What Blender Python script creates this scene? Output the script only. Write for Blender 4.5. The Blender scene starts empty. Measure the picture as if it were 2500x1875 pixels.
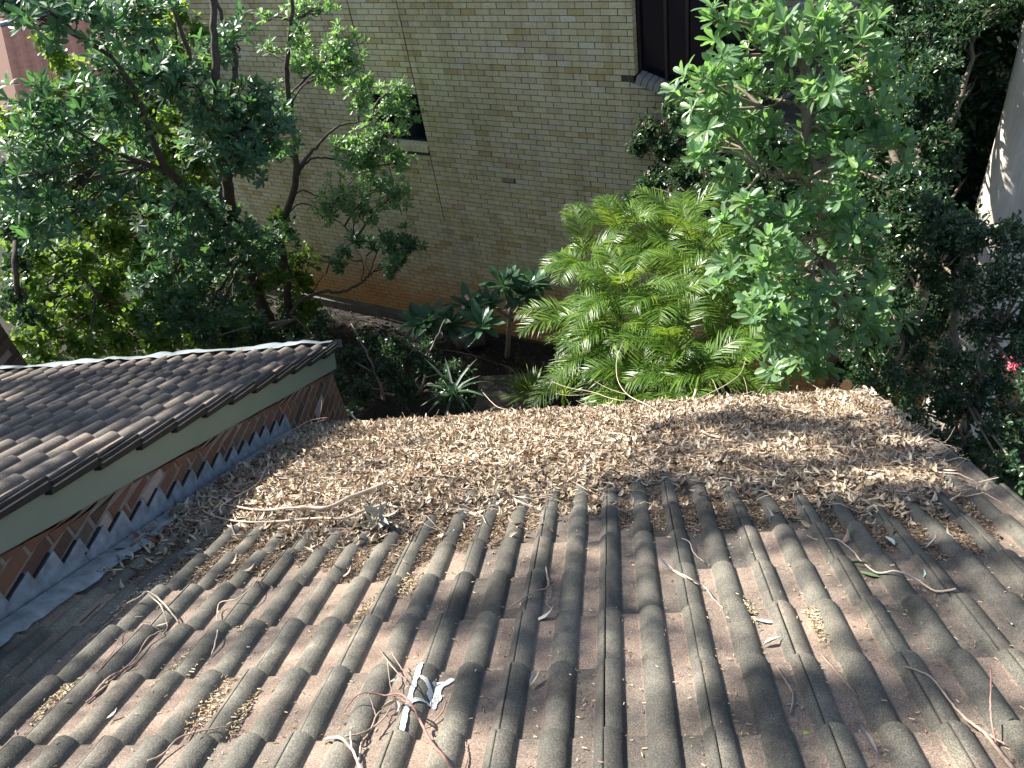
import bpy, math, random
import numpy as np
from math import radians, sin, cos, pi
rng = np.random.default_rng(7); random.seed(7)
D = bpy.data
scn = bpy.context.scene
COL = scn.collection

# ------------------------------------------------------------------ camera
CAMZ = 9.1
YAW, PITCH, ROLL, FPX = -0.17452568, 0.68492036, -0.18484851, 1994.77421
_f = np.array([sin(YAW)*cos(PITCH), cos(YAW)*cos(PITCH), -sin(PITCH)])
_r0 = np.array([cos(YAW), -sin(YAW), 0.0]); _u0 = np.cross(_r0, _f)
_r = _r0*cos(ROLL)+_u0*sin(ROLL); _u = -_r0*sin(ROLL)+_u0*cos(ROLL)
CAM = np.array([0, 0, CAMZ])
cam_d = D.cameras.new('camera'); cam_d.sensor_width = 36; cam_d.lens = FPX/2500*36
cam_d.clip_start = 0.05; cam_d.clip_end = 500
cam = D.objects.new('camera', cam_d); COL.objects.link(cam)
from mathutils import Matrix
cam.matrix_world = Matrix([[_r[0], _u[0], -_f[0], 0], [_r[1], _u[1], -_f[1], 0], [_r[2], _u[2], -_f[2], CAMZ], [0, 0, 0, 1]])
scn.camera = cam
# ------------------------------------------------------------------ sky, sun, exposure
SUN = np.array([-.88, .47, .95]); SUN /= np.linalg.norm(SUN)
w = D.worlds.new('World'); scn.world = w; w.use_nodes = True
nt = w.node_tree; bg = nt.nodes['Background']; sky = nt.nodes.new('ShaderNodeTexSky')
sky.sky_type = 'NISHITA'; sky.sun_disc = False
sky.sun_elevation = math.asin(SUN[2]); sky.sun_rotation = math.atan2(SUN[0], SUN[1])
nt.links.new(sky.outputs[0], bg.inputs[0]); bg.inputs[1].default_value = 0.066
sd = D.lights.new('sun', 'SUN'); sd.energy = 5.0; sd.angle = radians(0.53); sd.color = (1, .95, .87)
so = D.objects.new('sun', sd); COL.objects.link(so)
from mathutils import Vector
so.rotation_euler = Vector(SUN).to_track_quat('Z', 'Y').to_euler()
scn.view_settings.view_transform = 'Standard'; scn.view_settings.look = 'None'
scn.view_settings.exposure = 1.68; scn.view_settings.gamma = 1
scn.render.engine = 'CYCLES'

# ------------------------------------------------------------------ pixel helpers (to place real things)
def ray(x, y): return _f+_r*(x-1250)/FPX-_u*(y-937.5)/FPX
def at(x, y, d):
    v = ray(x, y); return CAM+v/np.linalg.norm(v)*d
def atD(x, y, d): return at(x*1.1302, y*1.1302, d)
P = 0.50171377; RH = CAMZ-1.56947198; XF = -0.12310383; S0 = 1.64951423; G = 0.35775674
NN = np.array([0, sin(P), cos(P)]); SS = np.array([0, cos(P), -sin(P)])
def roofxs(x, y, lift=0.0):
    v = ray(x, y); t = (RH-CAMZ+lift)/(v[2]+math.tan(P)*v[1]); q = v*t
    return q[0], q[1]/cos(P)
def onz(x, y, z=0.0):
    v = ray(x, y); return CAM+v*((z-CAMZ)/v[2])
PHI = -0.42872685; WU = np.array([cos(PHI), sin(PHI), 0]); WN = np.array([sin(PHI), -cos(PHI), 0])   # WN faces us
WO = np.array([-2.889057, 12.70517753, 0])
def wp(u, z, n=0.0): return WO+WU*u+WN*n+np.array([0, 0, z])

# ------------------------------------------------------------------ object bookkeeping
def props(o, label=None, cat=None, group=None, kind=None):
    if label: o['label'] = label
    if cat: o['category'] = cat
    if group: o['group'] = group
    if kind: o['kind'] = kind
    return o
def thing(name, label, cat, loc=(0, 0, 0), group=None):
    o = D.objects.new(name, None); COL.objects.link(o); o.location = tuple(loc); o.empty_display_size = .1
    return props(o, label, cat, group)
class MB:
    def __init__(s): s.V = []; s.F = []; s.M = []; s.A = []; s.n = 0
    def add(s, V, F, m=0, a=None):
        V = np.asarray(V, float).reshape(-1, 3); F = np.asarray(F, int).reshape(-1, 4)
        s.V.append(V); s.F.append(F+s.n); s.M.append(np.full(len(F), m)); s.n += len(V)
        s.A.append(np.zeros(len(V)) if a is None else np.asarray(a, float).ravel())
    def box(s, p, ex, ey, ez, m=0):      # corner p and three edge vectors
        p = np.asarray(p, float); ex, ey, ez = map(np.asarray, (ex, ey, ez))
        V = [p, p+ex, p+ex+ey, p+ey, p+ez, p+ex+ez, p+ex+ey+ez, p+ey+ez]
        s.add(V, [[0, 3, 2, 1], [4, 5, 6, 7], [0, 1, 5, 4], [1, 2, 6, 5], [2, 3, 7, 6], [3, 0, 4, 7]], m)
    def cbox(s, x0, x1, y0, y1, z0, z1, m=0): s.box((x0, y0, z0), (x1-x0, 0, 0), (0, y1-y0, 0), (0, 0, z1-z0), m)
    def tube(s, pts, rad, k=7, m=0, cap=True):
        pts = np.asarray(pts, float); n = len(pts); rad = np.broadcast_to(np.asarray(rad, float), (n,))
        T = np.gradient(pts, axis=0); T /= np.linalg.norm(T, axis=1)[:, None]+1e-12
        ref = np.array([0.3, 0.2, .93]) if abs(T[0][2]) < .9 else np.array([1., 0, 0])
        V = []; 
        for i in range(n):
            a = ref-T[i]*(ref@T[i]); a /= np.linalg.norm(a); ref = a; b = np.cross(T[i], a)
            th = np.arange(k)*2*pi/k
            V.append(pts[i]+rad[i]*(np.cos(th)[:, None]*a+np.sin(th)[:, None]*b))
        V = np.concatenate(V); F = []
        for i in range(n-1):
            for j in range(k):
                F.append([i*k+j, i*k+(j+1) % k, (i+1)*k+(j+1) % k, (i+1)*k+j])
        if cap:
            V = np.vstack([V, pts[0], pts[-1]])
            for j in range(0, k): 
                F.append([n*k, (j+1) % k, j, j]); F.append([n*k+1, (n-1)*k+j, (n-1)*k+(j+1) % k, (n-1)*k+(j+1) % k])
        s.add(V, F, m)
    def inst(s, TV, TF, R, T, m=0, a=None):   # R (n,3,3) columns side, dir, normal (scaled) ; T (n,3)
        n = len(T); k = len(TV)
        if n == 0: return
        V = np.einsum('nij,kj->nki', R, TV)+T[:, None, :]
        F = np.asarray(TF)[None]+np.arange(n)[:, None, None]*k
        s.add(V.reshape(-1, 3), F.reshape(-1, 4), m, None if a is None else np.repeat(a, k))
    def build(s, name, mats, parent=None, smooth=False, attr=None, base=None):
        V = np.concatenate(s.V); F = np.concatenate(s.F); M = np.concatenate(s.M)
        if base is None:
            base = np.array(parent_world(parent)) if parent is not None else np.zeros(3)
        off = np.asarray(base, float)
        V = V-off
        tri = F[:, 2] == F[:, 3]
        me = D.meshes.new(name)
        me.vertices.add(len(V)); me.vertices.foreach_set('co', V.astype(np.float32).ravel())
        lens = np.where(tri, 3, 4); st = np.concatenate([[0], np.cumsum(lens)[:-1]])
        mask = np.ones((len(F), 4), bool); mask[tri, 3] = False
        idx = F[mask]
        me.loops.add(len(idx)); me.loops.foreach_set('vertex_index', idx.astype(np.int32))
        me.polygons.add(len(F)); me.polygons.foreach_set('loop_start', st.astype(np.int32))
        me.polygons.foreach_set('loop_total', lens.astype(np.int32))
        me.polygons.foreach_set('material_index', M.astype(np.int32))
        me.polygons.foreach_set('use_smooth', np.full(len(F), smooth, bool))
        if attr:
            at_ = me.attributes.new(attr, 'FLOAT', 'POINT'); at_.data.foreach_set('value', np.concatenate(s.A).astype(np.float32))
        for mm in (mats if isinstance(mats, (list, tuple)) else [mats]): me.materials.append(mm)
        me.update(calc_edges=True); me.validate()
        o = D.objects.new(name, me); COL.objects.link(o)
        if parent is not None: o.parent = parent
        else: o.location = tuple(off)
        if parent is not None:
            pw = np.array(parent_world(parent)); o.location = tuple(off-pw)
        return o
def parent_world(o):
    p = Vector((0, 0, 0))
    while o is not None: p = p+o.location; o = o.parent
    return p
def spline(pts, n=6):
    pts = np.asarray(pts, float)
    if len(pts) < 3: 
        t = np.linspace(0, 1, n+1)[:, None]; return pts[0]*(1-t)+pts[-1]*t
    Q = np.vstack([2*pts[0]-pts[1], pts, 2*pts[-1]-pts[-2]]); out = []
    for i in range(1, len(Q)-2):
        for t in np.linspace(0, 1, n, endpoint=False):
            out.append(.5*((2*Q[i])+(-Q[i-1]+Q[i+1])*t+(2*Q[i-1]-5*Q[i]+4*Q[i+1]-Q[i+2])*t*t+(-Q[i-1]+3*Q[i]-3*Q[i+1]+Q[i+2])*t**3))
    out.append(Q[-2]); return np.array(out)

# ------------------------------------------------------------------ materials
def mat(name):
    m = D.materials.new(name); m.use_nodes = True; nt = m.node_tree
    return m, nt, nt.nodes['Principled BSDF']
def nd(nt, t, **kw):
    n = nt.nodes.new(t)
    for k, v in kw.items(): setattr(n, k, v)
    return n
def noise(nt, scale, detail=4, rough=.6, vec=None, dist=0):
    n = nd(nt, 'ShaderNodeTexNoise'); n.inputs['Scale'].default_value = scale; n.inputs['Detail'].default_value = detail
    n.inputs['Roughness'].default_value = rough; n.inputs['Distortion'].default_value = dist
    if vec is None:
        g = nd(nt, 'ShaderNodeNewGeometry'); vec = g.outputs['Position']
    nt.links.new(vec, n.inputs['Vector']); return n.outputs['Fac']
def ramp(nt, fac, stops, interp='LINEAR'):
    r = nd(nt, 'ShaderNodeValToRGB'); r.color_ramp.interpolation = interp
    e = r.color_ramp.elements
    while len(e) < len(stops): e.new(.5)
    for i, (p_, c) in enumerate(stops):
        e[i].position = p_; e[i].color = (*c, 1) if not np.isscalar(c) else (c, c, c, 1)
    nt.links.new(fac, r.inputs[0]); return r.outputs['Color']
def mix(nt, f, a, b, mode='MIX'):
    n = nd(nt, 'ShaderNodeMix', data_type='RGBA', blend_type=mode)
    for i, v in ((0, f), (6, a), (7, b)):
        if hasattr(v, 'is_output') or hasattr(v, 'links'): nt.links.new(v, n.inputs[i])
        else: n.inputs[i].default_value = v if np.isscalar(v) else (*v, 1)
    return n.outputs[2]
def mth(nt, op, a, b=None, clamp=False):
    n = nd(nt, 'ShaderNodeMath', operation=op); n.use_clamp = clamp
    for i, v in enumerate((a, b)):
        if v is None: continue
        if hasattr(v, 'links'): nt.links.new(v, n.inputs[i])
        else: n.inputs[i].default_value = v
    return n.outputs[0]
def bump(nt, b, h, strength, dist=.01):
    n = nd(nt, 'ShaderNodeBump'); n.inputs['Strength'].default_value = strength; n.inputs['Distance'].default_value = dist
    nt.links.new(h, n.inputs['Height']); nt.links.new(n.outputs[0], b.inputs['Normal'])
def island(nt): return nd(nt, 'ShaderNodeNewGeometry').outputs['Random Per Island']
def posz(nt):
    g = nd(nt, 'ShaderNodeNewGeometry'); s = nd(nt, 'ShaderNodeSeparateXYZ'); nt.links.new(g.outputs['Position'], s.inputs[0]); return s.outputs

def leafmat(name, cols, trans_col, trans=.35, rough=.38, spec=.5):
    m, nt, b = mat(name); L = nt.links
    r = island(nt)
    c = ramp(nt, r, cols)
    L.new(c, b.inputs['Base Color']); b.inputs['Roughness'].default_value = rough
    b.inputs['Specular IOR Level'].default_value = spec
    tr = nd(nt, 'ShaderNodeBsdfTranslucent')
    tc = mix(nt, .5, c, trans_col)
    tc2 = mix(nt, 1.0, tc, (1.6, 1.6, 1.6), 'MULTIPLY'); L.new(tc2, tr.inputs[0])
    ms = nd(nt, 'ShaderNodeMixShader'); ms.inputs[0].default_value = trans
    L.new(b.outputs[0], ms.inputs[1]); L.new(tr.outputs[0], ms.inputs[2])
    L.new(ms.outputs[0], nt.nodes['Material Output'].inputs[0]); return m
M_whorl_dark = leafmat('leaf_blue_green', [(0, (.045, .105, .06)), (.6, (.07, .15, .085)), (.93, (.11, .20, .08)), (1, (.22, .26, .06))], (.12, .3, .03), .3, .42)
M_whorl_light = leafmat('leaf_fresh_green', [(0, (.09, .17, .085)), (.6, (.13, .235, .115)), (1, (.19, .29, .10))], (.25, .48, .06), .38, .42, .6)
M_round = leafmat('leaf_yellow_green', [(0, (.035, .09, .02)), (.6, (.06, .14, .03)), (.9, (.10, .17, .03)), (1, (.20, .22, .03))], (.30, .45, .04), .42, .45)
M_small = leafmat('leaf_dark_gloss', [(0, (.015, .04, .02)), (.7, (.028, .065, .03)), (.95, (.06, .1, .04)), (1, (.12, .07, .05))], (.12, .28, .04), .22, .3)
M_palm = leafmat('leaf_palm', [(0, (.025, .07, .012)), (.6, (.07, .15, .02)), (1, (.16, .24, .03))], (.38, .5, .03), .34, .38, .5)
M_plum = leafmat('leaf_plumeria', [(0, (.03, .085, .045)), (1, (.05, .12, .055))], (.1, .25, .04), .2, .4)
M_gum = leafmat('leaf_gum', [(0, (.04, .08, .03)), (1, (.08, .12, .05))], (.1, .2, .04), .1, .5)
M_strap = leafmat('leaf_strap', [(0, (.02, .045, .025)), (1, (.04, .075, .04))], (.1, .25, .06), .15, .4)

def deadmat(name, cols):
    m, nt, b = mat(name); c = ramp(nt, island(nt), cols)
    n = noise(nt, 2.2, 5, .7); c2 = mix(nt, ramp(nt, n, [(.35, 0.0), (.65, 1.0)]), c, (.58, .52, .45), 'MULTIPLY')
    nt.links.new(mix(nt, .8, c, c2), b.inputs['Base Color']); b.inputs['Roughness'].default_value = .55
    b.inputs['Specular IOR Level'].default_value = .35
    return m
M_dead = deadmat('dead_leaf', [(0, (.12, .09, .065)), (.2, (.31, .235, .165)), (.45, (.52, .42, .30)), (.75, (.70, .60, .44)), (.94, (.82, .74, .58)), (.97, (.46, .19, .08)), (1, (.26, .28, .17))])
M_bits = deadmat('litter_bits', [(0, (.09, .06, .04)), (.4, (.22, .15, .10)), (.8, (.40, .30, .20)), (1, (.52, .43, .30))])
M_soilbits = deadmat('soil_leaf_bits', [(0, (.03, .02, .015)), (.6, (.08, .055, .035)), (1, (.16, .11, .07))])
M_seed = deadmat('seed_bits', [(0, (.34, .24, .15)), (.5, (.58, .46, .30)), (1, (.78, .70, .50))])
def plain(name, col, rough=.7, var=.25, scale=8, bs=.3, bscale=60, spec=.3, metal=0):
    m, nt, b = mat(name); n = noise(nt, scale, 5)
    c = ramp(nt, n, [(.25, tuple(v*(1-var) for v in col)), (.75, tuple(min(1, v*(1+var)) for v in col))])
    nt.links.new(c, b.inputs['Base Color']); b.inputs['Roughness'].default_value = rough
    b.inputs['Specular IOR Level'].default_value = spec; b.inputs['Metallic'].default_value = metal
    if bs: bump(nt, b, noise(nt, bscale, 4), bs, .004)
    return m
M_twig = plain('dry_twig', (.36, .27, .21), .6, .4, 30)
M_twig_pale = plain('pale_stick', (.55, .44, .34), .5, .25, 30)
M_twig_red = plain('reddish_twig', (.33, .19, .15), .5, .3, 30)
M_bark = plain('dark_bark', (.075, .06, .05), .8, .45, 20, .8, 50)
M_bark_pale = plain('grey_brown_bark', (.20, .16, .12), .75, .35, 20, .6, 50)
M_barge = plain('green_paint', (.19, .235, .19), .5, .07, 3, .15, 25)
M_black = plain('black_mortar', (.022, .022, .022), .7, .4, 20, .6, 40)
M_dark = plain('underlay', (.012, .012, .014), .9, .2)
M_conc = plain('old_concrete', (.10, .09, .072), .85, .35, 5, .6, 40)
M_pale_mortar = plain('verge_mortar', (.34, .29, .25), .85, .3, 9, .8, 40)
M_frame = plain('dark_metal_frame', (.03, .03, .032), .4, .2, 10, 0)
M_frame_br = plain('brown_timber_frame', (.045, .03, .025), .5, .2, 10, 0)
M_vent = plain('cream_vent', (.42, .36, .22), .7, .2, 20, .2)
M_vent_dk = plain('vent_slot', (.03, .025, .02), .9, .2, 20, 0)
M_gutter = plain('zinc_gutter', (.30, .34, .37), .38, .25, 5, .25, 14, .5, .3)
M_white_cap = plain('white_capping', (.6, .58, .55), .6, .1)
M_pink = plain('pink_petal', (.75, .42, .42), .6, .2, 20, 0)
M_redf = plain('red_petal', (.55, .10, .13), .6, .3, 20, 0)

def glassmat():
    m, nt, b = mat('dark_glass'); b.inputs['Base Color'].default_value = (.003, .006, .014, 1)
    b.inputs['Roughness'].default_value = .12; b.inputs['Specular IOR Level'].default_value = .25; return m
M_glass = glassmat()

def tilemat(name, pink, roll_a, roll_b, pinkc):
    m, nt, b = mat(name); L = nt.links
    a = nd(nt, 'ShaderNodeAttribute', attribute_name='pan')
    isl = island(nt)
    n1 = noise(nt, 7, 6, .65); n2 = noise(nt, 38, 4, .7); n3 = noise(nt, 230, 2, .8); n4 = noise(nt, 2.3, 3)
    roll = ramp(nt, mth(nt, 'ADD', mth(nt, 'MULTIPLY', n2, .5), mth(nt, 'MULTIPLY', n1, .5)), [(.32, roll_a), (.66, roll_b)])
    roll = mix(nt, mth(nt, 'MULTIPLY', ramp(nt, n1, [(.5, 0.0), (.72, 1.0)]), .5), roll, (.20, .145, .115))
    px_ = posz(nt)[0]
    dk = ramp(nt, mth(nt, 'ADD', mth(nt, 'ADD', mth(nt, 'MULTIPLY', n4, .7), mth(nt, 'MULTIPLY', n2, .3)), mth(nt, 'MULTIPLY', px_, .035)), [(.42, 0.0), (.60, 1.0)])  # dark lichen patches; tint deepened to the right to strengthen the dappled shade
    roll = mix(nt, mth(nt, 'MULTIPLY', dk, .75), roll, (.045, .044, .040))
    pk = mth(nt, 'ADD', mth(nt, 'MULTIPLY', a.outputs['Fac'], pink*.8), mth(nt, 'MULTIPLY', isl, .55))
    pk = mth(nt, 'ADD', pk, mth(nt, 'MULTIPLY', n1, .9))
    pk = mth(nt, 'ADD', pk, mth(nt, 'MULTIPLY', n4, .5))
    pkf = ramp(nt, mth(nt, 'MULTIPLY', pk, .4), [(.55, 0.0), (.70, .85)])
    pkf = mth(nt, 'MULTIPLY', pkf, mth(nt, 'ADD', mth(nt, 'MULTIPLY', a.outputs['Fac'], .8), .05), True)
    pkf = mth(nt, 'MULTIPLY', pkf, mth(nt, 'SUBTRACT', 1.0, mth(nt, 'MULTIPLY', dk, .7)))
    base = mix(nt, pkf, roll, pinkc)
    sp = ramp(nt, n3, [(.34, (.42, .42, .42)), (.5, (.92, .92, .92)), (.66, (1.75, 1.72, 1.65))])
    base = mix(nt, .8, base, sp, 'MULTIPLY')
    tint = ramp(nt, isl, [(0, (.62, .62, .64)), (.4, (.95, .95, .95)), (.8, (1.1, 1.08, 1.05)), (1, (1.35, 1.3, 1.22))])
    base = mix(nt, .9, base, tint, 'MULTIPLY')
    n5 = noise(nt, 18, 5, .7)
    lich = ramp(nt, n5, [(.68, 0.0), (.76, 1.0)])
    base = mix(nt, mth(nt, 'MULTIPLY', lich, .35), base, (.34, .34, .29))
    L.new(base, b.inputs['Base Color']); b.inputs['Roughness'].default_value = .88; b.inputs['Specular IOR Level'].default_value = .25
    hh = mth(nt, 'ADD', mth(nt, 'MULTIPLY', n3, .5), mth(nt, 'MULTIPLY', n2, .9))
    bump(nt, b, hh, .75, .004); return m
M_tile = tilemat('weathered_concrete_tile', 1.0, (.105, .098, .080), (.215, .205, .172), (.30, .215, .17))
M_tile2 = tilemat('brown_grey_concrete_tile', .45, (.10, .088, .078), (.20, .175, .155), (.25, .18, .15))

def brickmat(name, cols, stain=None, rough=.85):
    m, nt, b = mat(name); c = ramp(nt, island(nt), cols)
    n = noise(nt, 30, 5, .7); c = mix(nt, .55, c, ramp(nt, n, [(.25, (.6, .58, .55)), (.5, (1, 1, 1)), (.8, (1.2, 1.18, 1.15))]), 'MULTIPLY')
    c = mix(nt, .5, c, ramp(nt, noise(nt, 160, 3, .8), [(.3, (.7, .7, .7)), (.7, (1.2, 1.2, 1.2))]), 'MULTIPLY')
    if stain: c = stain(nt, c)
    nt.links.new(c, b.inputs['Base Color']); b.inputs['Roughness'].default_value = rough; b.inputs['Specular IOR Level'].default_value = .25
    bump(nt, b, noise(nt, 90, 4, .7), .5, .004); return m
def stain_y(nt, c):
    p = posz(nt)
    n = noise(nt, .9, 4)
    zz = mth(nt, 'ADD', p[2], mth(nt, 'MULTIPLY', n, -.9))
    low = ramp(nt, mth(nt, 'DIVIDE', zz, 2.0), [(.0, 1.0), (.55, 0.0)])          # soil splash and rust near the ground
    low2 = mix(nt, 1.0, low, mth(nt, 'GREATER_THAN', 8.0, p[0]), 'MULTIPLY')
    mp = nd(nt, 'ShaderNodeMapping'); mp.inputs['Scale'].default_value = (2.2, 2.2, .35); gg_ = nd(nt, 'ShaderNodeNewGeometry'); nt.links.new(gg_.outputs['Position'], mp.inputs[0])
    stk = noise(nt, 1.6, 5, .65, mp.outputs[0])
    c = mix(nt, .85, c, ramp(nt, stk, [(.30, (.74, .71, .66)), (.52, (1.0, 1.0, 1.0)), (.75, (1.1, 1.09, 1.06))]), 'MULTIPLY')
    c = mix(nt, mth(nt, 'MULTIPLY', low, .85), c, (.40, .18, .05))
    # dark mould under the raking coping
    dx = mth(nt, 'ADD', p[0], mth(nt, 'MULTIPLY', noise(nt, 2.5, 5, .7), .7))
    mx = ramp(nt, mth(nt, 'DIVIDE', mth(nt, 'SUBTRACT', dx, .55), 1.2), [(0, 0.0), (1, 1.0)])
    mz = ramp(nt, mth(nt, 'DIVIDE', mth(nt, 'SUBTRACT', p[2], 3.6), 1.5), [(0, 0.0), (.8, 1.0), (1, 1.0)])
    top = mth(nt, 'LESS_THAN', p[2], 5.05)
    f = mth(nt, 'MULTIPLY', mth(nt, 'MULTIPLY', mx, mz), mth(nt, 'MULTIPLY', top, .75))
    return mix(nt, f, c, (.06, .055, .045))
M_ybrick = brickmat('cream_brick', [(0, (.54, .46, .26)), (.3, (.61, .53, .32)), (.6, (.67, .59, .38)), (.8, (.63, .53, .30)), (.88, (.50, .38, .17)), (.95, (.68, .62, .47)), (1, (.54, .39, .29))], stain_y)
M_ymortar = plain('dark_mortar', (.085, .068, .05), .9, .3, 20, .4)
M_rbrick = brickmat('red_brick', [(0, (.085, .055, .045)), (.25, (.14, .072, .052)), (.5, (.19, .095, .062)), (.75, (.15, .09, .068)), (.93, (.12, .09, .07)), (.97, (.36, .30, .27)), (1, (.36, .29, .26))])
M_rmortar = plain('grey_mortar', (.21, .18, .155), .9, .3, 12, .8, 60)
M_coping = brickmat('weathered_coping', [(0, (.20, .19, .17)), (1, (.34, .33, .30))])
M_lead = plain('lead_flashing', (.25, .285, .34), .5, .5, 14, .4, 30, .5, .1)
M_lead2 = plain('lead_apron', (.25, .27, .28), .6, .45, 14, .25, 25, .5, .1)

def groundmat():
    m, nt, b = mat('garden_soil'); n1 = noise(nt, 1.2, 6); n2 = noise(nt, 22, 5, .8)
    c = ramp(nt, n1, [(.3, (.010, .008, .005)), (.6, (.022, .016, .010)), (.8, (.018, .024, .009))])
    c = mix(nt, .8, c, ramp(nt, n2, [(.3, (.5, .5, .5)), (.6, (1, 1, 1)), (.8, (2.0, 1.7, 1.3))]), 'MULTIPLY')
    nt.links.new(c, b.inputs['Base Color']); b.inputs['Roughness'].default_value = .95
    bump(nt, b, n2, .8, .03); return m
M_ground = groundmat()
M_paint = plain('white_marker_paint', (.62, .62, .60), .7, .28, 55, .4, 90)
M_gumbark = None
def gumbark():
    m, nt, b = mat('smooth_gum_bark')
    g = nd(nt, 'ShaderNodeNewGeometry'); mp = nd(nt, 'ShaderNodeMapping'); mp.inputs['Scale'].default_value = (3, 3, .5)
    nt.links.new(g.outputs['Position'], mp.inputs[0])
    n = noise(nt, 2.5, 6, .65, mp.outputs[0]); n2 = noise(nt, 12, 5, .6, mp.outputs[0])
    c = ramp(nt, n, [(.3, (.46, .41, .35)), (.5, (.58, .53, .46)), (.62, (.64, .59, .52)), (.75, (.50, .37, .28))])
    c = mix(nt, .5, c, ramp(nt, n2, [(.3, (.75, .75, .75)), (.7, (1.1, 1.1, 1.1))]), 'MULTIPLY')
    nt.links.new(c, b.inputs['Base Color']); b.inputs['Roughness'].default_value = .7
    bump(nt, b, n2, .4, .02); return m
M_gumbark = gumbark()

# ------------------------------------------------------------------ leaf templates (side x, direction y, normal z), length 1
def leaf_t(ws, droop=.2, fold=.25, side=0.0):
    """ws: list of (t along, half width)"""
    V = []; F = []
    for (t, h) in ws:
        zc = -droop*t*t; xo = side*math.sin(pi*t)
        V += [(xo-h, t, zc+fold*h), (xo, t, zc), (xo+h, t, zc+fold*h)]
    for i in range(len(ws)-1):
        a = i*3; F += [[a, a+1, a+4, a+3], [a+1, a+2, a+5, a+4]]
    return np.array(V), np.array(F)
T_obov = leaf_t([(0, .015), (.3, .08), (.55, .15), (.8, .17), (.94, .10), (1, .01)], .25, .25)
T_obov2 = leaf_t([(0, .015), (.35, .11), (.7, .17), (.93, .10), (1, .01)], -.05, .3)
T_round = leaf_t([(0, .03), (.25, .30), (.55, .37), (.85, .22), (1, .01)], .12, .12)
T_oval = leaf_t([(0, .02), (.35, .22), (.7, .20), (1, .01)], .1, .25)
T_plum = leaf_t([(0, .015), (.2, .08), (.45, .155), (.7, .16), (.9, .085), (1, .005)], .25, .2)
T_line = leaf_t([(0, .012), (.3, .033), (.7, .028), (1, .003)], .35, .3)
T_strap = leaf_t([(0, .035), (.25, .04), (.5, .04), (.75, .032), (1, .003)], .75, .2)
T_gum = leaf_t([(0, .01), (.3, .10), (.6, .09), (1, .005)], .2, .1, .08)
def dead_t(curl, side, w, roll):
    V = []; F = []; ts = [0, .2, .45, .72, 1]; hs = [.02, .8, 1, .62, .03]; a = 0; y = z = 0.0
    for i, t in enumerate(ts):
        if i: 
            dt = ts[i]-ts[i-1]; a += curl*dt; y += cos(a)*dt; z += sin(a)*dt
        h = hs[i]*w; xo = side*math.sin(pi*t)
        V += [(xo-h*cos(roll), y, z+h*sin(roll)), (xo, y, z), (xo+h*cos(roll), y, z+h*sin(roll))]
    for i in range(4):
        q = i*3; F += [[q, q+1, q+4, q+3], [q+1, q+2, q+5, q+4]]
    return np.array(V), np.array(F)
DEAD = [dead_t(c*.75, s, w_, r) for c, s, w_, r in ((.4, .1, .15, .4), (1.1, .15, .18, .8), (-1.2, -.1, .15, .4), (1.7, .05, .19, 1.0), (-.4, .16, .13, .15), (1.3, -.15, .16, -.6), (.7, -.05, .21, .9), (2.2, .1, .18, .6))]
BIT = (np.array([(-.5, 0, 0), (.5, 0, 0), (.4, 1, .1), (-.4, 1, .1)])*np.array([.3, 1, 1]), np.array([[0, 1, 2, 3]]))
ROD = (np.array([(-.11, 0, 0), (.11, 0, 0), (0, 0, .18), (-.11, 1, .02), (.11, 1, .02), (0, 1, .2)]), np.array([[0, 1, 4, 3], [1, 2, 5, 4], [2, 0, 3, 5]]))

def frames(dirv, nrm, size):
    y = dirv/(np.linalg.norm(dirv, axis=1)[:, None]+1e-9)
    x = np.cross(y, nrm); x /= (np.linalg.norm(x, axis=1)[:, None]+1e-9)
    z = np.cross(x, y)
    R = np.stack([x, y, z], axis=2)
    return R*np.asarray(size).reshape(-1, 1, 1)
def rdir(n):
    v = rng.normal(size=(n, 3)); return v/np.linalg.norm(v, axis=1)[:, None]
def whorls(mb, C, A, size, tmpl, n_leaf=(7, 11), tilt=(35, 80), m=0):
    """C whorl centres, A axes"""
    for t_ in range(2):
        sel = np.arange(len(C)) % 2 == t_
        c = C[sel]; a = A[sel]
        k = n_leaf[1]
        n = len(c)
        if n == 0: continue
        ref = rdir(n); e1 = np.cross(a, ref); e1 /= np.linalg.norm(e1, axis=1)[:, None]; e2 = np.cross(a, e1)
        ph = (np.arange(k)*2.39996)[None, :]+rng.uniform(0, 6.28, (n, 1)); ph = ph+rng.normal(0, .15, (n, k))
        ti = np.radians(tilt[0]+(tilt[1]-tilt[0])*np.linspace(0, 1, k)[None, :]+rng.normal(0, 9, (n, k)))
        rad = np.cos(ph)[..., None]*e1[:, None]+np.sin(ph)[..., None]*e2[:, None]
        dr = np.cos(ti)[..., None]*a[:, None]+np.sin(ti)[..., None]*rad
        nr = np.cos(ti+pi/2)[..., None]*a[:, None]*-1+np.sin(ti)[..., None]*0+a[:, None]*.3-rad*.0+np.cos(ti)[..., None]*(-rad)
        keep = rng.random((n, k)) < (n_leaf[0]+n_leaf[1])/2/n_leaf[1]
        sz = size*rng.uniform(.65, 1.15, (n, k))
        T = np.repeat(c[:, None], k, 1)[keep]
        R = frames(dr[keep], nr[keep], sz[keep]); tm = tmpl[t_ % len(tmpl)]
        mb.inst(tm[0], tm[1], R, T, m)
def blob_pts(c, r, n, shell=.55, flat=1.0):
    d = rdir(n); rr = (shell+(1-shell)*rng.random(n))**.8
    v = d*rr[:, None]*r; v[:, 2] *= flat
    return c+v, d
def px_r(rD, d): return rD*1.1302*d/FPX

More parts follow.
